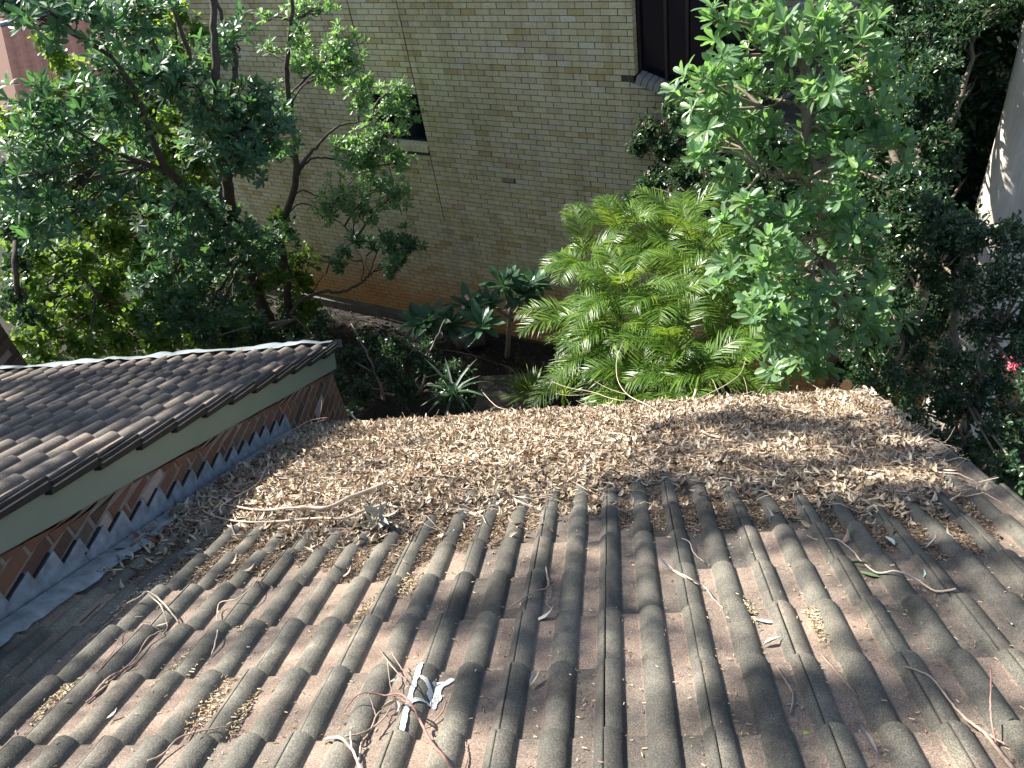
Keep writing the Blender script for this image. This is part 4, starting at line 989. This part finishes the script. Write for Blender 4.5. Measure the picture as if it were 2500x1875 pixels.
strap('grassy_tuft', 'low grassy tuft right of the bright grassy clump', 1215, 850, 45, .36, 11.6, T_line, M_palm, .12, (5, 60))
# --- dark stump / rotten log in the shade
sb_ = onz(1150, 850); lg = MB(); lg.tube(spline([sb_+[-.25, 0, .14], sb_+[0, .02, .17], sb_+[.3, .05, .15]], 4), [.13, .15, .14, .15, .16, .15, .15, .13, .12], 12)
o = lg.build('rotten_log', M_bark, None, True, base=sb_); props(o, 'dark rotten log on shaded soil under the plumeria', 'log')
# shaded sticks lying on the soil
for i, (xa, ya, xb, yb) in enumerate(((770, 690, 900, 712), (800, 700, 860, 740), (900, 705, 980, 700), (980, 745, 1040, 790), (960, 760, 1100, 800))):
    a = onz(xa*1.1302, ya*1.1302)+[0, 0, .05]; b = onz(xb*1.1302, yb*1.1302)+[0, 0, .08]; mb = MB(); mb.tube(spline([a, (a+b)/2+rng.normal(0, .06, 3)+[0, 0, .08], b], 6), np.linspace(.014, .006, 13), 6)
    props(mb.build('fallen_branch', M_bark, None, base=a*[1, 1, 0]), ['long thin fallen branch on dark soil along the footing of the cream wall', 'short fallen branch crossing the long one near the wall footing', 'thin fallen branch on soil left of the plumeria rosettes', 'fallen branch on dark soil just left of the rotten log', 'long fallen branch running past the rotten log toward the path'][i], 'branch', 'fallen branches on the shaded soil')

# =================================================================== LEAF HEAP on the tiled roof
EX = np.array([-2.55, -2.36, -2.18, -1.84, -1.49, -1.23, -1.04, -.84, -.61, -.27, .21, .62, .91, 1.17, 1.42, 1.6, 1.72])
ES = np.array([3.25, 2.95, 3.15, 2.98, 2.92, 2.85, 2.98, 3.22, 3.15, 3.42, 3.40, 3.2, 3.0, 2.9, 3.0, 3.7, 4.4])
_ph = rng.uniform(0, 6, (9, 3))
def nz0(x, s): return nz(x, s)
def nz(x, s):
    v = 0
    for i in range(9): v = v+math.sin(1)*np.sin(x*(1.3+1.7*i)*1.1+s*(2.1+1.1*i)*((-1)**i)+_ph[i, 0])*np.sin(s*(1.7+1.3*i)+_ph[i, 1]+x)/(1+.5*i)
    return v/2.2
def level(x, s):
    e = np.interp(x, EX, ES)+.17*nz(x*2, s*.5)-.10*(prof(x-XF) < .4); d = s-e
    T = np.where(d < 0, .012*np.exp(d/.1), .012+.054*(1-np.exp(-np.clip(d, 0, 9)/.2))+.004*np.clip(d/1.8, 0, 1)-.03*np.clip((s-4.7)/.6, 0, 1))
    T = T+.022*nz(x, s)*np.clip(d*4, 0, 1)
    edge = np.clip((1.74-x)/.25, 0, 1)**.6*np.clip((x+2.60)/.15, .3, 1)
    bey = np.clip((5.40-s)/.14, 0, 1)
    return -TH-TT+T*edge*1.0-(1-bey)*.05
litter = MB()
# compost bed under the loose leaves
gx = np.linspace(XL+.02, 1.68, 170); gs = np.linspace(2.7, 5.38, 110); GX, GS = np.meshgrid(gx, gs, indexing='ij')
e_ = np.interp(GX, EX, ES); lv = level(GX, GS)-.012+rng.normal(0, .003, GX.shape); lv = np.where(GS < e_, -.09, lv)
ii = np.arange(GX.size).reshape(GX.shape)
litter.add(RP(GX, GS, lv).reshape(-1, 3), np.stack([ii[:-1, :-1], ii[1:, :-1], ii[1:, 1:], ii[:-1, 1:]], -1).reshape(-1, 4), 1)
def scatter_leaves(n, xr, sr, sz, fn_keep, m=0, up=.0, tiltn=.55, fn_n=None, tm=DEAD):
    x = rng.uniform(*xr, n); s = rng.uniform(*sr, n); k = fn_keep(x, s); x = x[k]; s = s[k]; n = len(x)
    if n == 0: return
    hn = np.maximum(surf_n(x, s), level(x, s)) if fn_n is None else fn_n(x, s)
    hn = np.where(s > SE, level(x, s), hn)
    Pn = RP(x, s, hn+.004+rng.uniform(0, 1, n)**2*up)
    dr = rdir(n); dr = dr-NN*(dr@NN)[:, None]*.85; nr = (NN+rng.normal(0, tiltn, (n, 3)))*np.where(rng.random(n) < .5, -1, 1)[:, None]
    sz_ = rng.uniform(sz[0], sz[1], n)
    for i, t_ in enumerate(tm):
        q = np.arange(n) % len(tm) == i; litter.inst(t_[0], t_[1], frames(dr[q], nr[q], sz_[q]), Pn[q]-frames(dr[q], nr[q], sz_[q]*.45)[:, :, 1], m)
def ed(x): return np.interp(x, EX, ES)
def kp(x, s):
    d = s-ed(x); cover = level(x, s) > surf_n(x, s)-.004
    pr = np.where(cover, 1.0, np.where(d > 0, .28, .0)); return (rng.random(len(x)) < pr) & (x < 1.72)
scatter_leaves(36000, (XL+.03, 1.74), (2.8, 5.36), (.03, .075), kp, 0, .018, .38)
scatter_leaves(9000, (XL+.03, 1.74), (4.3, 5.40), (.03, .07), kp, 0, .012, .42)
# thinning fringe: in the pans and around the edge
def kf(x, s):
    d = ed(x)-s; pan = prof(x-XF) < .35
    return (d > -.15) & (d < .55) & (rng.random(len(x)) < np.exp(-np.clip(d, 0, 9)/.2)*np.where(pan, .9, .14))
scatter_leaves(9000, (XL+.15, 1.66), (2.2, 3.8), (.035, .08), kf, 0, .012, .5)
# corner along the brick wall
scatter_leaves(2600, (XL+.02, XL+.5), (2.5, 4.2), (.04, .09), lambda x, s: rng.random(len(x)) < np.clip((s-2.45)/1.0, 0, 1)*np.clip(1-(x-XL)/.5, 0, 1), 0, .03, .6)
# brown bits filling the pans near the heap
pan_ext = {}
def kb(x, s):
    c = np.floor((x-XF)/.15-.0).astype(int); ext = .28+.30*np.abs(np.sin(c*12.9898+4.1)); d = ed(x)-s; pan = prof(x-XF) < .25
    return pan & (d > -.3) & (d < ext) & (rng.random(len(x)) < np.where(d < ext*.9, 1, .4))
def fb(x, s): return surf_n(x, s)+.004*np.clip(1-(ed(x)-s)/.5, 0, 1)+rng.uniform(0, .008, len(x))
scatter_leaves(170000, (XL+.1, 1.62), (2.2, 3.6), (.007, .018), kb, 1, .0, .5, fb, [BIT, ROD])
# twiggy fibres through the heap
x = rng.uniform(XL+.05, 1.66, 4200); s = rng.uniform(2.9, 5.36, 4200); k = kp(x, s); x = x[k]; s = s[k]
for xi, si in zip(x[:2800], s[:2800]):
    L_ = rng.uniform(.06, .28); az = rng.normal(0, .75) if rng.random() < .75 else rng.uniform(0, 6.3); d2 = np.array([cos(az), sin(az)]); q = []
    cv = rng.normal(0, .12)
    for t_ in (0, .33, .66, 1): q.append([xi+d2[0]*L_*t_-d2[1]*cv*L_*t_*(1-t_)*3, si+d2[1]*L_*t_+d2[0]*cv*L_*t_*(1-t_)*3])
    q = np.array(q); q[:, 0] = np.clip(q[:, 0], XL+.02, 1.75); hn = np.maximum(surf_n(q[:, 0], q[:, 1]), level(q[:, 0], q[:, 1]))+rng.uniform(.004, .022)+np.array([0, .006, .006, rng.uniform(0, .02)])
    litter.tube(RP(q[:, 0], q[:, 1], hn), [.0018, .0016, .0013, .0008] if rng.random() < .8 else [.003, .003, .0025, .002], 4, 2 if rng.random() < .6 else 3, cap=False)
o = litter.build('leaf_litter', [M_dead, M_bits, M_twig, M_twig_pale]); props(o, 'thick heap of dry brown gum leaves and twigs piled along the roof eave', 'leaf litter', kind='stuff')
# seed bits spread over the tiles
litter = MB()
cen = np.c_[rng.uniform(-2.4, 1.6, 70), rng.uniform(.9, 3.0, 70)]
def ks(x, s):
    dd = np.min((x[:, None]-cen[:, 0])**2*3+(s[:, None]-cen[:, 1])**2, 1); pan = prof(x-XF) < .3
    return rng.random(len(x)) < np.where(pan, 1, .05)*(.22+.9*np.exp(-dd/.0025))
scatter_leaves(15000, (XL+.2, 1.6), (.6, 3.3), (.008, .016), ks, 0, .0, .35, lambda x, s: surf_n(x, s)+.001, [ROD, ROD])
cen = np.array([[-1.62, 1.75], [-1.3, 1.45], [-1.42, 1.50], [-1.95, 1.55], [-1.05, 2.1], [-.95, 2.35], [-2.2, 2.2], [-2.15, 2.45], [.35, 2.0], [.62, 1.9]])
for cx_, cs_ in cen:
    scatter_leaves(900, (cx_-.05, cx_+.05), (cs_-.14, cs_+.14), (.009, .02), lambda x, s: (prof(x-XF) < .45) & (rng.random(len(x)) < np.exp(-((s-cs_)/.09)**2)*.75), 0, .006, .5, lambda x, s: surf_n(x, s)+.001, [ROD, ROD])
o = litter.build('seed_litter', M_seed); props(o, 'tiny pale seed husks and bits scattered in the channels of the tiles', 'seed litter', kind='stuff')

# =================================================================== SINGLE STICKS AND LEAVES on the roof
def roofpath(pts, lift=.01, f=lambda x, y: (x, y), jitter=.0):
    """pixel polyline -> points lying on the tiles / heap"""
    Q = []
    L_ = np.broadcast_to(np.asarray(lift, float), (len(pts),))
    for (x, y), l in zip(pts, L_):
        px, py = f(x, y)
        h_ = 0.0
        for _ in range(5):
            xx, ss = roofxs(px, py, h_); hn = max(float(surf_n(xx, ss)), float(level(np.array([xx]), np.array([ss]))[0]) if ss > 2.6 else -1)+l; h_ = hn/cos(P)
        Q.append(RP(xx, ss, hn))
    return np.array(Q).reshape(-1, 3)
F_D = lambda x, y: (x*1.1302, y*1.1302)
c7 = lambda x, y: (x/2.458, 1200+y/2.458); c8 = lambda x, y: (800+x/2.458, 1200+y/2.458); c9 = lambda x, y: (1600+x/2.458, 1200+y/2.458)
z8 = lambda x, y: (800+x/3.1725, 1575+y/3.1725); c4 = lambda x, y: (x/2.212, 600+y/2.212); c5 = lambda x, y: (900+x/2.212, 600+y/2.212); c6 = lambda x, y: (1700+x/2.765, 800+y/2.765)
def twig(label, paths, m=M_twig, cat='twig', group='fallen sticks on the tiled roof'):
    mb = MB(); b = None
    for (f, pts, lift, r0, r1) in paths:
        q = roofpath(pts, lift, f); q = spline(q, 6); q = q+rng.normal(0, .0006, q.shape)
        if b is None: b = q[len(q)//2]
        mb.tube(q, np.linspace(r0, r1, len(q)), 7)
    return props(mb.build('twig', m, None, True, base=b), label, cat, group)
twig('forked reddish twig lying over the white paint mark at the bottom centre', [(z8, [(1010, 1000), (905, 890), (800, 760), (740, 600), (660, 500), (560, 415), (440, 390), (270, 388), (190, 430), (140, 500)], [.01, .025, .03, .035, .05, .06, .05, .04, .035, .03], .0055, .0016),
     (z8, [(660, 500), (560, 440), (510, 400)], [.05, .05, .05], .003, .002), (z8, [(800, 760), (765, 748)], .03, .002, .002)], M_twig_red)
twig('thin forked grey twig left of the paint mark, bottom centre', [(z8, [(130, 715), (250, 680), (350, 620), (430, 560), (490, 480)], [.01, .02, .03, .04, .05], .003, .002), (z8, [(400, 0), (430, 90), (500, 190), (560, 250), (595, 300), (560, 370), (520, 400)], [.02, .04, .06, .06, .06, .05, .04], .0025, .0012),
     (z8, [(495, 60), (560, 180), (590, 260), (600, 330)], [.03, .05, .06, .05], .002, .001), (z8, [(460, 150), (480, 300), (500, 380)], [.03, .05, .05], .0018, .001), (z8, [(270, 740), (340, 640), (380, 540), (440, 480)], [.015, .03, .04, .04], .003, .002), (z8, [(380, 540), (330, 440), (290, 380)], [.04, .05, .06], .002, .001)])
twig('pale forked stick in the bottom edge, left of the reddish twig', [(z8, [(0, 705), (90, 730), (190, 800), (250, 900), (290, 980)], [.01, .015, .02, .02, .02], .0045, .004), (z8, [(190, 800), (172, 720), (168, 690)], [.02, .025, .03], .003, .002), (z8, [(270, 740), (262, 800), (255, 870)], [.02, .01, .005], .003, .003)], M_twig_pale)
twig('small curved twig on the pinkish pan right of the paint mark', [(z8, [(745, 590), (830, 555), (890, 500), (925, 420)], [.006, .01, .015, .02], .0014, .003)])
twig('thin upright twig near the bottom, right of centre left roll', [(z8, [(1060, 950), (1090, 850), (1085, 780), (1075, 725)], .008, .003, .0015)])
twig('long straight stick lying along the channels at lower left', [(c7, [(595, 1145), (690, 1045), (810, 940), (900, 870), (1010, 815)], [.008, .012, .012, .02, .02], .004, .002), (c7, [(560, 1180), (660, 1110), (760, 1050), (835, 1005)], .008, .005, .003), (c7, [(525, 1225), (640, 1160), (700, 1100)], .006, .004, .003)])
twig('pale Y shaped stick resting on the left sunlit roll', [(c7, [(735, 683), (830, 640), (905, 640), (990, 690), (1100, 775)], [.02, .03, .04, .03, .008], .0045, .003), (c7, [(905, 650), (960, 700), (1020, 790), (985, 850)], [.04, .04, .02, .01], .003, .0015), (c7, [(845, 620), (855, 640)], .035, .003, .003)], M_twig_pale)
twig('arched thin twig crossing three rolls at far left', [(c7, [(460, 905), (560, 850), (690, 760), (855, 715)], [.008, .02, .02, .03], .0022, .0015), (c7, [(600, 1050), (690, 950), (740, 850), (830, 780)], .008, .002, .0012)])
twig('pale stick with shredded bark on a seam roll, left of centre', [(c7, [(1275, 945), (1300, 840), (1315, 720), (1330, 660), (1430, 640), (1520, 560), (1570, 480)], [.006, .012, .02, .03, .02, .02, .02], .003, .0015)], M_twig_pale)
twig('long thin twig across lower left channels with curled end', [(c7, [(885, 1590), (960, 1530), (1080, 1470), (1200, 1430), (1385, 1380)], [.006, .012, .02, .02, .03], .003, .002)])
twig('twig with husks in the channel at lower left centre', [(c7, [(1150, 1450), (1200, 1370), (1280, 1290)], .007, .003, .0015)])
twig('hooked twig hanging from the heap edge, centre', [(c8, [(1310, 450), (1325, 560), (1240, 600), (1170, 640), (1100, 672)], [.02, .02, .02, .012, .01], .0035, .002), (c8, [(1310, 440), (1330, 560), (1385, 520)], .02, .002, .001), (c8, [(1310, 650), (1375, 740)], .01, .0025, .0015)])
twig('pair of thin pale twigs on a channel right of centre', [(c9, [(70, 265), (190, 290), (230, 360), (290, 410)], .012, .0025, .0015), (c9, [(100, 460), (200, 520), (290, 560), (340, 620), (400, 690)], [.01, .02, .015, .02, .008], .0035, .002), (c9, [(60, 430), (150, 500), (260, 550)], .01, .0025, .002)], M_twig_pale)
twig('long pale wavy stick lying across the right rolls', [(c9, [(850, 210), (950, 250), (1080, 280), (1180, 350), (1230, 410), (1330, 455), (1450, 480), (1560, 520), (1680, 550), (1800, 582)], [.01, .012, .012, .012, .015, .015, .02, .025, .02, .012], .0022, .0045)], M_twig_pale)
twig('long tapering stick at the lower right corner', [(c9, [(1480, 1040), (1560, 1070), (1650, 1110), (1720, 1190), (1780, 1270), (1860, 1350), (1960, 1430), (2040, 1530), (2130, 1640)], [.006, .012, .015, .012, .012, .02, .02, .015, .015], .0015, .006), (c9, [(1920, 1390), (2000, 1450), (2090, 1500)], .015, .005, .002)])
twig('upright reddish twig leaning out at the lower right corner', [(c9, [(2030, 1490), (2025, 1380), (2030, 1280), (2050, 1180), (2045, 1125)], [.01, .05, .09, .12, .14], .003, .002)], M_twig_red)
twig('short brown twig beside the pink pan, lower right', [(c9, [(980, 950), (1040, 1020), (1110, 1100), (1200, 1190)], .007, .003, .0015)])
twig('thin pale twig above the yellow leaf, lower right', [(c9, [(720, 1030), (770, 1110), (815, 1190), (800, 1300)], .008, .003, .003)])
twig('thick pale stick on the near left edge of the heap', [(c4, [(1060, 1380), (1080, 1430), (1180, 1475), (1330, 1490), (1500, 1490), (1700, 1475), (1850, 1480), (1960, 1450), (2080, 1400)], [.03, .03, .03, .03, .03, .03, .03, .035, .03], .004, .008), (c4, [(1430, 1200), (1380, 1290), (1250, 1370), (1190, 1420), (1190, 1450)], .03, .004, .007)], M_twig_pale)
twig('stout curved stick above the thick pale stick', [(c4, [(1620, 1415), (1760, 1420), (1880, 1370), (1980, 1330), (2080, 1290)], .04, .010, .013)], M_twig_pale)
twig('slim stick parallel to the thick pale stick, heap edge', [(c4, [(1240, 1420), (1400, 1430), (1560, 1420), (1700, 1425)], .03, .006, .007)], M_twig_pale)
twig('long thin branch rising from the heap beside the brick wall', [(c4, [(1300, 1180), (1400, 1110), (1470, 1060), (1560, 1010), (1650, 960), (1745, 945)], [.03, .05, .07, .10, .14, .17], .006, .002), (c4, [(1580, 1000), (1650, 980), (1740, 950)], [.08, .1, .14], .003, .002), (c4, [(1700, 970), (1710, 900), (1707, 850)], [.12, .18, .24], .002, .001)])
twig('long straight twig over the sunny left part of the heap', [(c4, [(1560, 1395), (1700, 1320), (1830, 1260), (1960, 1200), (2100, 1150)], .04, .003, .003)])
twig('root like stick end at the corner of the brick wall', [(c4, [(1895, 920), (1930, 940), (2000, 945)], .03, .010, .006)], M_twig_pale)
twig('tall thin upright twig standing above the heap, centre', [(c5, [(1590, 915), (1500, 860), (1400, 810), (1345, 730), (1340, 630), (1370, 550), (1385, 525)], [.02, .05, .08, .14, .24, .32, .36], .004, .0015), (c5, [(1400, 810), (1300, 780), (1220, 740)], [.08, .1, .12], .002, .001)], M_twig_pale)
twig('long thin twig reaching left over the eave edge', [(c5, [(1440, 840), (1330, 830), (1200, 790), (1080, 770), (985, 735)], [.03, .04, .05, .07, .09], .003, .0015), (c5, [(1200, 800), (1100, 810), (1010, 800)], .04, .002, .001)], M_twig_pale)
twig('arched twig rising at the right end of the heap top', [(c5, [(1740, 850), (1860, 790), (1960, 740), (2020, 680), (2047, 615)], [.02, .05, .09, .15, .2], .0035, .0015), (c5, [(1880, 780), (1860, 730), (1820, 705)], [.05, .08, .1], .002, .001)], M_twig_pale)
twig('short cut stub standing upright in the heap top', [(c5, [(1752, 830), (1768, 780)], [.01, .06], .011, .009)], M_twig_pale)
twig('slim upright twig at the heap top, right of the stub', [(c5, [(2045, 810), (2040, 750), (2030, 710)], [.01, .06, .1], .0025, .0015)])
twig('thin curved twig at left of the eave edge', [(c5, [(760, 885), (690, 870), (630, 830), (605, 785)], [.02, .03, .06, .09], .003, .0015)], M_twig_pale)
twig('small upright fork at the eave, left of centre', [(c5, [(1240, 910), (1180, 870), (1120, 840)], [.02, .03, .05], .002, .001), (c5, [(1180, 870), (1170, 830)], [.03, .06], .002, .001)])
twig('reddish twig poking over the verge at right', [(c6, [(1440, 775), (1520, 770), (1608, 768)], [.02, .02, .02], .003, .003)], M_twig_red)
twig('pale straw stick poking over the verge at right', [(c6, [(1540, 858), (1680, 862), (1780, 875), (1845, 888)], [.02, .02, .02, .02], .003, .002)], M_twig_pale)
twig('dark thin twig poking over the verge at right', [(c6, [(1540, 810), (1680, 812), (1796, 822)], [.02, .025, .03], .002, .002)])
twig('thin twig with tip rising off the verge', [(c6, [(1640, 790), (1690, 750), (1745, 715)], [.01, .03, .05], .002, .001)])
twig('stout brown stick in the right part of the heap', [(c6, [(40, 705), (100, 730), (170, 750)], .03, .009, .008)])
twig('slender stick across the right end of the heap', [(c6, [(1230, 780), (1320, 820), (1420, 862)], .03, .004, .003)])
twig('grey stick angled through the heap near the verge', [(c6, [(1230, 850), (1300, 900)], .03, .006, .005)])
# small tufted twigs near the lower left dark channel
twig('dark thin twig crossing the shaded channel at far left', [(c7, [(700, 285), (850, 285), (960, 240)], .02, .003, .002), (c7, [(480, 740), (520, 700), (600, 640)], .008, .002, .002)], M_bark)

def dleaf(label, f, pt, L_, az, col, t_=0, lift=.006, tilt=.3, roll=None):
    q = roofpath([pt], lift, f)[0]; d2 = np.array([cos(az), 0, 0])+SS*sin(az); n_ = NN+rng.normal(0, tilt, 3)
    mb = MB(); V, Fq = DEAD[t_]
    R = frames(np.array([d2]), np.array([n_]), [L_]); mb.inst(V, Fq, R, np.array([q])-R[:, :, 1]*.45)
    return props(mb.build('fallen_leaf', col, None, True, base=q), label, 'leaf', 'single fallen leaves on the tiles')
def solid(name, c): return plain(name, c, .5, .18, 50, 0)
M_lg = solid('leaf_grey_green', (.36, .43, .36)); M_lt = solid('leaf_tan', (.52, .43, .33)); M_ly = solid('leaf_lime', (.50, .55, .08)); M_lgr = solid('leaf_mid_green', (.16, .26, .11)); M_lw = solid('leaf_bleached', (.62, .60, .54)); M_lbl = solid('leaf_pale_teal', (.42, .55, .50))
for a in [('lime yellow leaf on the edge of a pan at lower right', c9, (912, 1405), .05, .5, M_ly, 2), ('grey green narrow leaf beside a shaded roll, right of centre', c9, (665, 750), .085, 0.05, M_lbl, 4), ('long curled grey leaf standing on end at the lower right', c9, (1250, 1510), .085, 2.2, M_lt, 3), ('small curled leaf with a thin stalk on a dark pan', c9, (690, 895), .07, .2, M_lg, 6),
          ('green pointed leaf in the pan below the right leaf fringe', c6, (1030, 1400), .07, 1.3, M_lgr, 5), ('pale teal leaf on dark tile right of the green leaf', c6, (1300, 1435), .07, 1.8, M_lbl, 0), ('curled bleached leaf on the dark right roll', c6, (1590, 1470), .08, .1, M_lw, 3), ('small pale leaf above the wavy stick tip', c6, (1515, 1630), .045, 1.2, M_lbl, 1),
          ('pair of green leaves on the wavy stick', c9, (1290, 472), .10, -.3, M_lgr, 4), ('long green leaf under the wavy stick', c9, (1210, 430), .08, -.7, M_lgr, 0), ('tall folded tan leaf standing at the heap edge, right of centre', c6, (470, 1270), .10, 1.7, M_lt, 1), ('grey green leaf lying on the heap edge at right', c6, (350, 1140), .09, -.3, M_lbl, 4),
          ('bleached crescent leaf on the centre pan', c8, (1310, 755), .10, -.1, M_lw, 5), ('small cupped leaf hanging on a twig, centre', c8, (1240, 1120), .07, 1.2, M_lt, 6), ('white flake leaf on the lower left pan', c7, (690, 1315), .045, 1.0, M_lw, 1), ('pale leaf tip on the far left roll', c7, (1000, 810), .055, .2, M_lt, 0), ('pale oval leaf on the lead apron edge', c7, (720, 450), .075, .3, M_lt, 4),
          ('grey green oval leaf in the shade beside the wall', c7, (1085, 218), .08, .1, M_lg, 4), ('tan leaf caught in twigs by the paint mark', z8, (500, 460), .07, .3, M_lt, 6), ('second tan leaf caught in twigs by the paint mark', z8, (520, 480), .06, 2.0, M_lt, 1), ('grey leaf hanging in the thin twigs above the paint mark', z8, (510, 250), .055, 1.3, M_lg, 4), ('teal green leaf near the right frame edge', c9, (2135, 730), .05, 1.2, M_lbl, 2),
          ('orange brown leaf scrap at the left heap edge', c8, (550, 190), .04, .6, deadmat('leaf_orange', [(0, (.5, .2, .08)), (1, (.5, .2, .08))]), 0), ('dark green fresh leaf lying on the sunny heap', c5, (930, 1230), .075, .4, M_lgr, 4), ('curled leaf with stalk right of the pair of pale twigs', c9, (60, 460), .08, 2.8, M_lw, 3)]:
    dleaf(a[0], a[1], a[2], a[3], a[4], a[5], a[6], .010 if a[1] is not z8 else .03)
# pale cluster of dried grey leaves at the near heap edge
gm = MB(); q0 = roofpath([(300, 190)], .02, c8)[0]; n_ = 26
dr = rdir(n_)+NN*.5
for i in range(4): 
    k = np.arange(n_) % 4 == i; gm.inst(*DEAD[i], frames(dr[k], rdir(k.sum()), rng.uniform(.07, .13, k.sum())), q0+rng.normal(0, .03, (k.sum(), 3)))
gm.tube([q0-SS*-.0, q0+SS*-.12+NN*.01], .003, 6)
props(gm.build('dried_leaf_spray', solid('leaf_dry_grey', (.44, .43, .37)), None, True, base=q0), 'spray of pale grey green dried leaves at the near edge of the heap', 'leaf spray')
# maple like brown leaf standing on the far right top of the heap
q0 = roofpath([(1015, 425)], .03, c6)[0]; mb = MB(); n_ = 7; ph = np.linspace(-.9, .9, n_); e1 = np.array([1., 0, 0])
mb.inst(*T_oval, frames(np.sin(ph)[:, None]*e1+np.cos(ph)[:, None]*np.array([0, .2, 1.]), np.tile([0, -1., .2], (n_, 1)), np.array([.05, .07, .08, .09, .08, .07, .05])), np.tile(q0, (n_, 1)))
props(mb.build('fallen_leaf', solid('leaf_russet', (.38, .22, .12)), None, base=q0), 'lobed russet leaf standing on the right top of the heap', 'leaf', 'single fallen leaves on the tiles')
scn.cycles.max_bounces = 6; scn.cycles.transparent_max_bounces = 4
